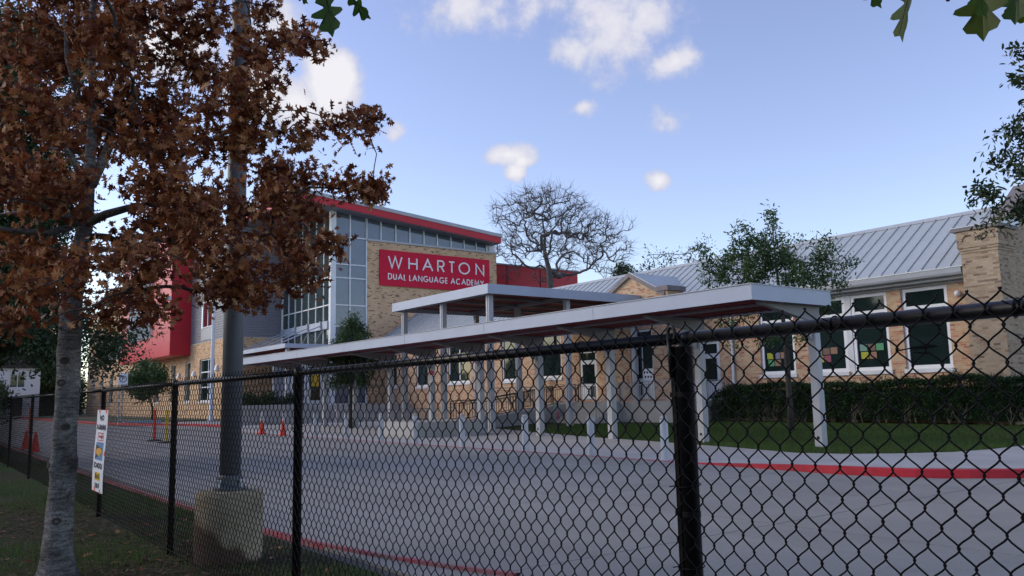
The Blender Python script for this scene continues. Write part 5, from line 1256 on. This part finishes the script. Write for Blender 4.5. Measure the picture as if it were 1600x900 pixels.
RIGHT_OAK_LOBES = [(13.65, 5.24, 5.25, 0.37, 1.14), (13.94, 5.11, 5.63, 0.3, 1.0), (13.5, 5.51, 4.52, 0.36, 0.94), (13.89, 5.28, 4.63, 0.35, 1.14), (13.22, 5.7, 4.14, 0.23, 0.7), (14.06, 5.3, 4.19, 0.28, 1.09), (13.81, 4.92, 6.69, 0.26, 1.02), (15.02, 5.2, 5.2, 0.58, 1.09), (13.35, 4.41, 6.1, 0.47, 1.0), (14.09, 4.61, 4.11, 0.48, 1.0), (13.32, 3.78, 5.14, 0.71, 1.0), (14.98, 4.27, 7.06, 0.76, 0.93), (13.9, 3.59, 4.26, 0.76, 0.94), (14.32, 3.38, 5.97, 0.83, 1.0), (17.41, 3.55, 5.6, 0.96, 1.0), (13.56, 3.91, 7.74, 0.8, 0.94), (15.6, 3.27, 7.99, 0.94, 0.95)]
small_tree('oak_tree', 'large live oak reaching its dark leafy boughs in from the right edge', (18.5, 2.6, 0),
           [(18.5, 2.6, 0, .28), (18.4, 2.65, 1.2, .24), (18.1, 2.8, 2.6, .21), (17.4, 3.2, 4.0, .16), (16.6, 3.6, 5.6, .11), (16.0, 3.8, 7.2, .05)],
           RIGHT_OAK_LOBES, 46, 32, .105, LEAF_LIVE, BARK_DARK, .25, .0045, spread=.085, tmpl=OVAL)
LEFT_OAK_LOBES = [(2.43, 25.07, 3.21, 0.64, 0.68), (1.4, 24.78, 3.5, 0.9, 0.91), (2.93, 25.88, 3.98, 0.93, 0.86), (2.01, 24.49, 4.65, 0.91, 0.91), (3.1, 23.37, 3.12, 0.65, 0.88), (1.91, 26.98, 2.08, 0.58, 0.77), (3.95, 29.0, 4.9, 0.76, 0.93), (1.27, 30.01, 5.66, 1.28, 0.92), (2.95, 28.43, 6.16, 1.07, 0.91), (1.8, 24.87, 6.55, 1.09, 0.92), (3.14, 26.31, 7.17, 0.92, 1.0), (2.57, 24.52, 8.15, 0.94, 0.91), (1.29, 24.65, 7.98, 1.08, 0.92), (1.94, 23.37, 9.44, 0.89, 0.91), (3.02, 23.68, 8.88, 0.68, 1.0), (2.82, 28.66, 12.99, 0.91, 0.89), (1.26, 29.36, 11.19, 1.09, 0.91), (3.54, 27.21, 12.22, 0.79, 1.0), (5.03, 27.42, 3.02, 0.54, 0.91), (4.04, 23.85, 3.51, 0.51, 1.0), (1.69, 24.85, 11.47, 0.95, 0.91), (0.75, 29.43, 3.26, 1.04, 0.91), (5.22, 26.67, 3.56, 0.46, 0.75), (5.71, 26.89, 3.78, 0.38, 0.72)]
small_tree('oak_tree', 'big dark evergreen oak behind the brown oak on the street side', (1.2, 29, 0),
           [(1.2, 29, 0, .35), (1.25, 28.8, 1.6, .30), (1.5, 28.2, 3.4, .26), (1.8, 27.4, 6, .2), (2.0, 27, 9, .12), (2.2, 27, 12.4, .05)],
           LEFT_OAK_LOBES, 12, 150, .13, LEAF_LIVE, BARK_DARK, .5, .008, spread=.26)
BARE_LOBES = [(51.0, 68.1, 20.8, 2.52, 0.9), (55.1, 69.4, 22.6, 2.63, 0.9), (55.8, 66.3, 22.0, 2.77, 0.9), (59.7, 67.1, 20.9, 2.72, 0.9), (61.6, 66.2, 19.8, 2.73, 0.9), (58.8, 60.3, 16.8, 2.06, 0.9), (59.0, 59.0, 18.9, 0.92, 0.9), (54.9, 74.6, 18.7, 2.21, 0.9), (52.4, 67.8, 18.1, 2.53, 0.9), (54.4, 65.9, 18.3, 2.89, 0.9), (62.6, 71.2, 18.5, 2.78, 0.9), (60.9, 65.0, 16.3, 1.9, 0.9), (55.6, 74.5, 16.1, 1.62, 0.9), (54.0, 69.0, 23.8, 0.91, 0.9), (57.4, 68.8, 24.4, 0.86, 0.9), (56.2, 62.7, 22.0, 0.94, 0.9), (52.3, 72.9, 22.2, 0.93, 0.9), (58.8, 72.6, 15.7, 1.78, 0.9), (58.5, 67.7, 15.1, 1.63, 0.9), (63.8, 67.1, 15.0, 1.35, 0.9)]
bt = thing('bare_tree', 'great bare grey tree with tangled limbs behind the schoolhouse roof', 'tree', (57.4, 69.9, 0))
att = in_lobes(BARE_LOBES, 2.1, lo=6)
bch = finish_tree(bt, [(57.4, 69.9, 0, .75), (57.3, 69.8, 4, .62), (57.2, 69.6, 8, .56), (57.0, 69.3, 11.0, .50), (56.8, 69.0, 13.2, .40), (56.5, 68.8, 15.2, .30), (56.0, 68.9, 17.2, .21), (55.9, 68.7, 19.2, .13), (55.5, 68.6, 21.2, .06)], att, BARK_BARE, .8, .025, 2.3, .15, .35)
q = MB()
for p, r in bch:
    e_ = Vector(p[-1]); d_ = (e_ - Vector(p[-2])).normalized()
    for k in range(3):
        v = (d_ + Vector((random.gauss(0, .55), random.gauss(0, .55), random.gauss(.35, .4)))).normalized(); l_ = random.uniform(.5, 1.5)
        s_ = Vector(p[-2]).lerp(e_, random.uniform(0, 1)); m_ = s_ + v * l_ * .5 + Vector((0, 0, -.04)); q.tube([s_, m_, s_ + v * l_ + Vector((random.gauss(0, .1), random.gauss(0, .1), .1 * l_))], [.014, .010, .006], 3, cap=False)
q.build('twigs', BARK_BARE, bt, kind='stuff')
ROW_LOBES = [(55.3, 56.3, 13.3, 0.81, 0.9), (53.4, 53.2, 12.6, 0.62, 0.9), (57.8, 55.0, 13.9, 0.94, 0.9), (57.8, 53.6, 14.7, 0.74, 0.9), (57.5, 51.7, 14.1, 0.84, 0.9), (57.4, 49.7, 14.3, 0.83, 0.9), (62.0, 52.6, 14.2, 1.01, 0.9), (56.2, 53.8, 14.9, 0.61, 0.9), (61.8, 51.4, 15.6, 1.12, 0.9), (59.6, 54.6, 13.7, 0.82, 0.9)]
for i, (a, b, lab, tw_) in enumerate(((0, 1, 'small dark evergreen crown over the roof, nearer the bare tree', 14), (1, 2, 'small dark evergreen crown over the roof, right of its twin', 14), (2, 5, 'thin half bare tree above the roof ridge, left of the leafy young oak', 5), (5, 10, 'twiggy half bare tree above the ridge close behind the young oak', 5))):
    L = ROW_LOBES[a:b]; bx_, by_ = L[0][0], L[0][1]
    small_tree('roadside_tree', lab, (bx_, by_, 0), [(bx_, by_, 0, .25), (bx_, by_, 5, .2), (bx_, by_, 9, .15), (bx_, by_, min(l[2] for l in L), .1)], L, tw_, 6 if i > 1 else 30, .26, LEAF_LIVE, BARK_BARE, .6, .014, 'trees behind the schoolhouse', spread=.3)
# far trees past the end of the drive
for i, (x, y, h, r, lab) in enumerate(((13.5, 150, 13, 5, 'far green tree left of the brick wing, beyond the drive'), (3, 160, 12, 6, 'far round tree behind the white house'), (-14, 140, 14, 7, 'far broad tree left of the white house'), (9.8, 133, 5.2, 2.4, 'small bright green tree in front of the white house'), (22, 175, 15, 6, 'far tall tree behind the end of the brick wing'), (-30, 120, 14, 8, 'far broad tree beyond the street verge'), (10, 170, 16, 7, 'far dark tree directly behind the white house roof'), (16.5, 158, 12, 4, 'far narrow tree between white house and brick wing'), (-5, 172, 17, 8, 'far tall tree left behind the round one'), (-18, 165, 18, 8, 'farthest tall tree over the street verge'))):
    L = [(x + rng.uniform(-.5, .5) * r, y + rng.uniform(-.5, .5) * r, h - r * .9 + rng.uniform(-.6, .5) * r, r * rng.uniform(.4, .6), .85) for _ in range(9)]
    small_tree('far_tree', lab, (x, y, 0), [(x, y, 0, .3), (x, y, h * .3, .24), (x, y, h * .7, .12)], L, 1.3 if r > 4 else 5, 40, .55 if r > 4 else .35, LEAF_FAR, BARK_DARK, 1.2, .02, 'trees beyond the far end of the drive', spread=.5)
# white house far left
hs = thing('white_house', 'white two storey house far beyond the drive, half hidden by trees', 'house', (12, 141, 0))
q = MB(); wall(q, 'y', 140, 8.5, 16.5, 0, 7.2, [(9.5, 11.2, 4.3, 6.3), (12.6, 14.6, 4.3, 6.3), (9.5, 11.2, 1, 3), (13, 14.4, .2, 2.9)], .3); wall(q, 'x', 8.5, 140, 150, 0, 7.2, [], .3); wall(q, 'x', 16.5, 140, 150, 0, 7.2, [], .3); q.build('wall', STUCCO, hs)
for a in ((9.5, 11.2, 4.3, 6.3), (12.6, 14.6, 4.3, 6.3), (9.5, 11.2, 1, 3)): window(hs, 'y', 140, *a, 2, (), .12, .2, GLASS, WHITE, False)
q = MB(); q.box(13, 14.4, 140.2, 140.3, .2, 2.9); q.build('door', DARKROOF, hs)
q = MB(); q.prism([(8, 139.5, 7.2), (17, 139.5, 7.2), (12.5, 139.5, 9.6)], [(8, 150.5, 7.2), (17, 150.5, 7.2), (12.5, 150.5, 9.6)]); q.build('roof', DARKROOF, hs)

# hedge in front of the old building
hg = thing('hedge', 'long clipped dark green hedge under the schoolhouse windows', 'hedge', (32, 18, .3))
n = 62000
hx = rng.uniform(31.2, 32.7, n); hy = rng.uniform(8.5, 26.1, n)
def top(x, y): return 1.86 + .05 * np.sin(y * 2.3) + .04 * np.sin(y * 5.1 + x * 3) + .05 * np.sin(y * .9) + np.where(y < 15.3, .12, 0) * (1 - np.clip((15.3 - y) / 8, 0, 1) * .4)
sel = rng.uniform(0, 1, n); ht = top(hx, hy); u = rng.uniform(0, 1, n) ** .8
hz = np.where(sel < .30, ht - rng.uniform(0, .12, n), .42 + (ht - .42) * u)
front = sel > .62
bulge = .10 * np.sin(hy * 3.1) + .07 * np.sin(hy * 7.3 + hz * 4) + .06 * np.sin(hz * 9)
hx = np.where(front, 31.25 + bulge + np.abs(rng.normal(0, .10, n)) + .25 * np.clip((.9 - hz), 0, 1), hx)
rnd = (hy > 25.2); hz = np.where(rnd, hz - (hy - 25.2) * .5, hz)
leaves('foliage', np.stack([hx, hy, hz], 1), .095, OVAL[0], OVAL[1], LEAF_HEDGE, hg, .0)
q = MB(); sh_ = []
for k in range(120):
    y = random.uniform(8.6, 25.6); x = random.uniform(31.3, 32.6); z = float(top(np.array(x), np.array(y))); l_ = random.uniform(.08, .26); e_ = Vector((x + random.gauss(0, .04), y + random.gauss(0, .05), z + l_))
    q.tube([(x, y, z - .1), e_], [.006, .003], 3, cap=False)
    for t in range(int(l_ * 60)): sh_.append((x + (e_.x - x) * t / (l_ * 60) + random.gauss(0, .015), y + random.gauss(0, .02), z + l_ * t / (l_ * 60)))
q.build('shoots', BARK_DARK, hg, kind='stuff'); leaves('shoot_leaves', np.array(sh_), .085, OVAL[0], OVAL[1], LEAF_HEDGE, hg)
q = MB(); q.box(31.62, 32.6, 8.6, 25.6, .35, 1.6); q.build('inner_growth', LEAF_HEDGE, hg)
q = MB()
for k in range(70):
    y = random.uniform(9, 25.8); x = random.uniform(31.35, 31.7)
    for s in range(3): q.tube([(x, y, .25), (x + random.uniform(-.15, .1), y + random.uniform(-.2, .2), .6), (x + random.uniform(-.25, .1), y + random.uniform(-.45, .45), 1.0)], [.014, .010, .005], 4, cap=False)
q.build('stems', mat('pale_stem', (.16, .14, .10), .9), hg, kind='stuff')
# tall far hedge closing the end of the drive
fh = thing('hedge', 'tall dark far hedge across the end of the drive, left of the brick wing', 'hedge', (-2, 152, 0))
n = 26000
fx_ = rng.uniform(-34, 24.5, n); fz_ = rng.uniform(0, 1, n) ** .8 * (5.6 + 1.0 * np.sin(fx_ * .5) + .7 * np.sin(fx_ * 1.3))
leaves('foliage', np.stack([fx_, 151 + np.abs(rng.normal(0, .6, n)), fz_], 1), .6, OVAL[0], OVAL[1], LEAF_FAR, fh)
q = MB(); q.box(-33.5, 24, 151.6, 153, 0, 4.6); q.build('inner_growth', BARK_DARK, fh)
# dark shrubs by the entrance
for i, (x, y, r, lab) in enumerate(((19.7, 57.9, .95, 'dark clipped shrub at the left of the entrance planting'), (21.3, 58.0, 1.0, 'dark clipped shrub in the middle of the entrance planting'), (22.9, 57.9, .9, 'dark clipped shrub at the right of the entrance planting'))):
    t = thing('shrub', lab, 'shrub', (x, y, .1), 'shrubs before the entrance')
    p_ = in_lobes([(x, y, 1.25, r, 1.1)], 700); leaves('foliage', p_, .16, OVAL[0], OVAL[1], LEAF_HEDGE, t)

# grass and litter
def blades(name, x, y, z, h, m, kind='stuff', tint=None, lean=.55, w=.006):
    n = len(x); a = rng.uniform(0, 2 * math.pi, n); l = rng.uniform(0, lean, n) * h; b = rng.uniform(0, 2 * math.pi, n)
    dx, dy = np.cos(a) * w, np.sin(a) * w
    V = np.empty((n, 3, 3)); V[:, 0] = np.stack([x - dx, y - dy, z - .01], 1); V[:, 1] = np.stack([x + dx, y + dy, z - .01], 1)
    V[:, 2] = np.stack([x + np.cos(b) * l, y + np.sin(b) * l, z + h], 1)
    t = rng.uniform(0, 1, n) if tint is None else tint
    return np_mesh(name, V.reshape(-1, 3), np.arange(3 * n).reshape(-1, 3), m, None, np.repeat(t, 3), kind)
n = 210000
yy = 4.6 + 34 * rng.uniform(0, 1, n) ** 2.0; xx = rng.uniform(-5.5, 3.62, n)
pn = np.sin(xx * 1.7 + yy * .6) + np.sin(xx * .8 - yy * 1.3 + 1) + .7 * np.sin(xx * 3.1 + yy * 2.2)
keep = (pn + rng.uniform(-1, 1, n) > -.1) & ~((xx > .3) & (xx < 2.7) & (yy > 4.5) & (yy < 9.2) & (rng.uniform(0, 1, n) < .82)) & (np.hypot(xx - 2.84, yy - 8.85) > .36) & (np.hypot(xx - 1.28, yy - 8.98) > .2)
keep &= ~((yy < 6.5) & (xx > 3.4))
xx, yy = xx[keep], yy[keep]; hh = rng.uniform(.03, .10, len(xx)) * (1 + .3 * np.sin(xx * 2 + yy))
blades('grass', xx, yy, np.full(len(xx), -.012), hh, GRASS, tint=np.clip(rng.normal(.74, .22, len(xx)) + .12 * np.sin(xx * 2.2 + yy * 1.1), 0, 1), w=.004)
n = 16000
ly = 4.8 + 12 * rng.uniform(0, 1, n) ** 1.6; lx = np.where(rng.uniform(0, 1, n) < .75, rng.normal(1.9, .75, n), rng.uniform(-4, 3.6, n)); k_ = lx < 3.6
pts = np.stack([lx[k_], ly[k_], np.full(k_.sum(), 0.002) + rng.uniform(0, .015, k_.sum())], 1)
V = []; n = len(pts); a = rng.uniform(0, 6.28, n); Ls = rng.uniform(.012, .055, n); ws_ = rng.uniform(.003, .010, n)
d = np.stack([np.cos(a), np.sin(a), rng.uniform(-.2, .3, n)], 1) * Ls[:, None]; e = np.stack([-np.sin(a), np.cos(a), rng.uniform(-.2, .2, n)], 1) * ws_[:, None]
V = np.stack([pts - d - e, pts + d - e, pts + d + e, pts - d + e], 1).reshape(-1, 3)
np_mesh('mulch_litter', V, np.arange(4 * n).reshape(-1, 4), STRAW, None, np.repeat(rng.uniform(0, 1, n), 4), 'stuff')
fl_ = np.stack([rng.uniform(-3, 3.5, 160), rng.uniform(5, 15, 160), np.full(160, .012)], 1)
leaves('fallen_leaves', fl_, .10, PIN[0], PIN[1], LEAF_BROWN, None, .9)
n = 150000
yy = rng.uniform(8.9, 43, n); xe = np.interp(yy, [8.85, 9.2, 10.1, 11.3, 12.9, 16, 20, 24, 28, 32, 36, 40, 44], [22, 19.2, 18.5, 18.3, 18.7, 19.6, 20.5, 21.3, 22.4, 23.6, 24.9, 25.8, 26.5]) + .02
xx = xe + (31.8 - xe) * rng.uniform(0, 1, n) ** 1.25
keep = ~((xx > 21.8) & (yy > 30.5)) & ~((xx > 28) & (yy > 27)) | ((xx < 24.6) & (yy > 38.5) & (yy < 44))
xx, yy = xx[keep], yy[keep]
xe = np.interp(yy, [8.85, 9.2, 10.1, 11.3, 12.9, 16, 20, 24, 28, 32, 36, 40, 44], [22, 19.2, 18.5, 18.3, 18.7, 19.6, 20.5, 21.3, 22.4, 23.6, 24.9, 25.8, 26.5])
zz = np.interp((xx - xe) / (34 - xe), [0, .3, .65, 1], [0, 1, 2, 3])
z0 = np.maximum(np.interp(yy, [9.4, 12.9], [0.15, 0.006]) - .012, -1)
def lz(x): return np.interp(x, [18, 22, 31, 36], [.10, .09, .27, .33]) - .08
p1, p2, p3 = xe + (34 - xe) * .3, xe + (34 - xe) * .65, np.full_like(xe, 34.)
zg1 = np.maximum(z0 * .7 + (0 - .012) * .3, lz(p1)); zg2 = np.maximum(z0 * .35, lz(p2)); zg3 = np.maximum(0, lz(p3))
zz = np.where(zz < 1, z0 + (zg1 - z0) * zz, np.where(zz < 2, zg1 + (zg2 - zg1) * (zz - 1), zg2 + (zg3 - zg2) * (zz - 2)))
blades('lawn_grass', xx, yy, zz, rng.uniform(.03, .085, len(xx)), GRASS, tint=np.clip(rng.normal(.62, .22, len(xx)) + .15 * np.sin(xx * .9) * np.sin(yy * .7), 0, 1), w=.014)
# a few tall weeds against the fence
wx, wy = [], []
for c_ in ((2.62, 3.0), (3.2, 4.6), (2.6, 2.0), (2.7, 1.2), (3.3, 5.4)):
    for k in range(9): wx.append(c_[0] + random.uniform(-.12, .12)); wy.append(c_[1] + random.uniform(-.3, .3))
wg = blades('weeds', np.array(wx), np.array(wy), np.full(len(wx), -.01), rng.uniform(.15, .45, len(wx)), GRASS, w=.003)

# big lobed leaves hanging into the top of the picture from an oak bough overhead
oh = thing('overhead_oak', 'oak bough overhead with big green lobed leaves hanging into the top of the view', 'tree', (-1.2, -2.2, 0))
q = MB(); q.tube([(-1.2, -2.2, -.05), (-1.15, -2.1, 1.2), (-1.0, -1.8, 2.6), (-.8, -1.5, 4.5)], [.2, .17, .15, .08], 14); q.build('trunk', BARK, oh, smooth=True)
q = MB()
q.tube([(-1.0, -1.8, 2.7), (-.4, -.6, 3.2), (.3, .7, 3.05), (.8, 1.7, 2.86), (1.0, 2.3, 2.82)], [.05, .04, .025, .012, .006], 8)
q.tube([(-1.0, -1.8, 2.8), (.2, -.9, 3.15), (1.2, .1, 2.95), (1.85, .8, 2.74), (2.3, 1.0, 2.70)], [.05, .04, .025, .012, .006], 8)
q.build('bough', BARK_DARK, oh, smooth=True)
lobed_half = [(0, .012), (.10, .03), (.17, .05), (.22, .20), (.30, .235), (.33, .10), (.42, .09), (.50, .33), (.56, .36), (.60, .28), (.63, .12), (.70, .11), (.78, .25), (.86, .20), (.88, .08), (1.0, 0)]
BIG = fan(lobed_half + [(x, -y) for x, y in reversed(lobed_half[:-1])], .25)
def big_leaf(tip_from, tip_to, size, roll, col):
    a, b = Vector(tip_from), Vector(tip_to); x = (b - a).normalized()
    toc = (Vector((0, 0, 1.62)) - a).normalized(); y = (toc.cross(x)).normalized()
    y = Matrix.Rotation(roll, 3, x) @ y; z = x.cross(y)
    q = MB()
    for v in BIG[0]:
        w = a + (x * v[0] + y * v[1] + z * (v[2] - .25 * v[0] ** 2 * .4)) * size; q.v.append(tuple(w))
    q.f = list(BIG[1]); lf = q.build('leaf', col, oh)
    s = MB(); s.tube([a - x * .05 + Vector((0, 0, .04)), a, a + x * size * .9], [.0018, .0018, .0007], 5); s.build('stalk', BARK_DARK, lf)
G1 = leaf_mat('hanging_leaf_green', [(.035, .085, .012), (.06, .13, .02)], .4, .45, .4); G2 = leaf_mat('hanging_leaf_olive', [(.06, .09, .008), (.10, .13, .015)], .4, .5, .4)
big_leaf((0.811, 1.864, 2.675), (0.831, 1.87, 2.546), 0.131, 0.5, G1)
big_leaf((0.895, 1.921, 2.711), (0.951, 1.892, 2.631), 0.102, 0.9, G1)
big_leaf((0.751, 1.909, 2.677), (0.777, 1.897, 2.629), 0.056, 1.0, G1)
big_leaf((1.742, 0.934, 2.575), (1.773, 0.924, 2.493), 0.088, 0.9, G1)
big_leaf((1.881, 0.889, 2.601), (1.859, 0.932, 2.439), 0.169, 1.25, G2)
big_leaf((1.805, 0.71, 2.505), (1.813, 0.729, 2.353), 0.153, 0.35, G2)
big_leaf((1.738, 0.702, 2.47), (1.763, 0.699, 2.375), 0.098, 1.0, G1)
big_leaf((1.976, 0.703, 2.54), (1.973, 0.722, 2.431), 0.111, 0.3, G1)
big_leaf((2.009, 0.737, 2.561), (2.06, 0.718, 2.446), 0.127, 0.8, G2)
big_leaf((1.977, 0.645, 2.502), (1.967, 0.67, 2.391), 0.114, 0.5, G2)

st_lobes = lambda x, y, h, r: [(x + rng.uniform(-.6, .6) * r, y + rng.uniform(-.6, .6) * r, h - r * .8 + rng.uniform(-.7, .5) * r, r * rng.uniform(.42, .62), .85) for _ in range(10)]
for i, (x, y, h, r) in enumerate(((-22, 34, 11, 5.5), (-24, 43, 13, 6.5), (-22, 52, 12, 6), (-25, 61, 13, 6.5), (-22, 70, 12, 6), (-24, 80, 12, 6), (-22, 91, 12, 6), (-26, 18, 12, 6), (-24, 2, 11, 6))):  # row added out of view so the windows reflect dark foliage
    small_tree('unseen_street_tree', 'unseen leafy tree added across the road to darken window reflections, %s in the row from the far end' % ['seventh', 'sixth', 'fifth', 'fourth', 'third', 'second', 'first', 'eighth', 'ninth'][i], (x, y, 0), [(x, y, 0, .3), (x, y, h * .3, .24), (x, y, h * .7, .12)], st_lobes(x, y, h, r), .9, 46, .6, LEAF_FAR, BARK_DARK, 1.3, .02, 'unseen trees added across the street', spread=.6)
shade_crown = [(-2.5, -3.5, 6.5, 1.5, .8), (-4.5, -1.5, 6.2, 1.4, .8), (-1, -5, 6.4, 1.5, .8), (1, -3.2, 6.2, 1.4, .8), (-3, 0.2, 6.8, 1.2, .8), (-.5, -1.6, 7.4, 1.5, .8), (-2.5, -5.5, 8, 1.6, .8), (2.5, -5, 6.8, 1.4, .8), (-5.5, -4.5, 7, 1.5, .8), (-.3, -.4, 6.2, .9, .8), (2.2, -1.6, 6.0, .9, .8)]  # unseen full crown on the overhead oak, added to block sky and shade the foreground
ch = skeleton([(-1.2, -2.2, -.05, .2), (-1.15, -2.1, 1.2, .17), (-1.0, -1.8, 2.6, .15), (-.8, -1.5, 4.5, .08)], in_lobes(shade_crown, 4), .5, .008)
limbs([(p, [min(r_, .09) for r_ in r]) for p, r in ch], 'branches', BARK_DARK, oh)
L = []
for p, r in ch:
    a, b = np.array(p[-2]), np.array(p[-1]); k = rng.uniform(-.8, 1.2, 34)[:, None]; L.append(a + (b - a) * k + rng.normal(size=(34, 3)) * .22)
leaves('foliage', np.concatenate(L), .15, PIN[0], PIN[1], LEAF_OAK, oh)
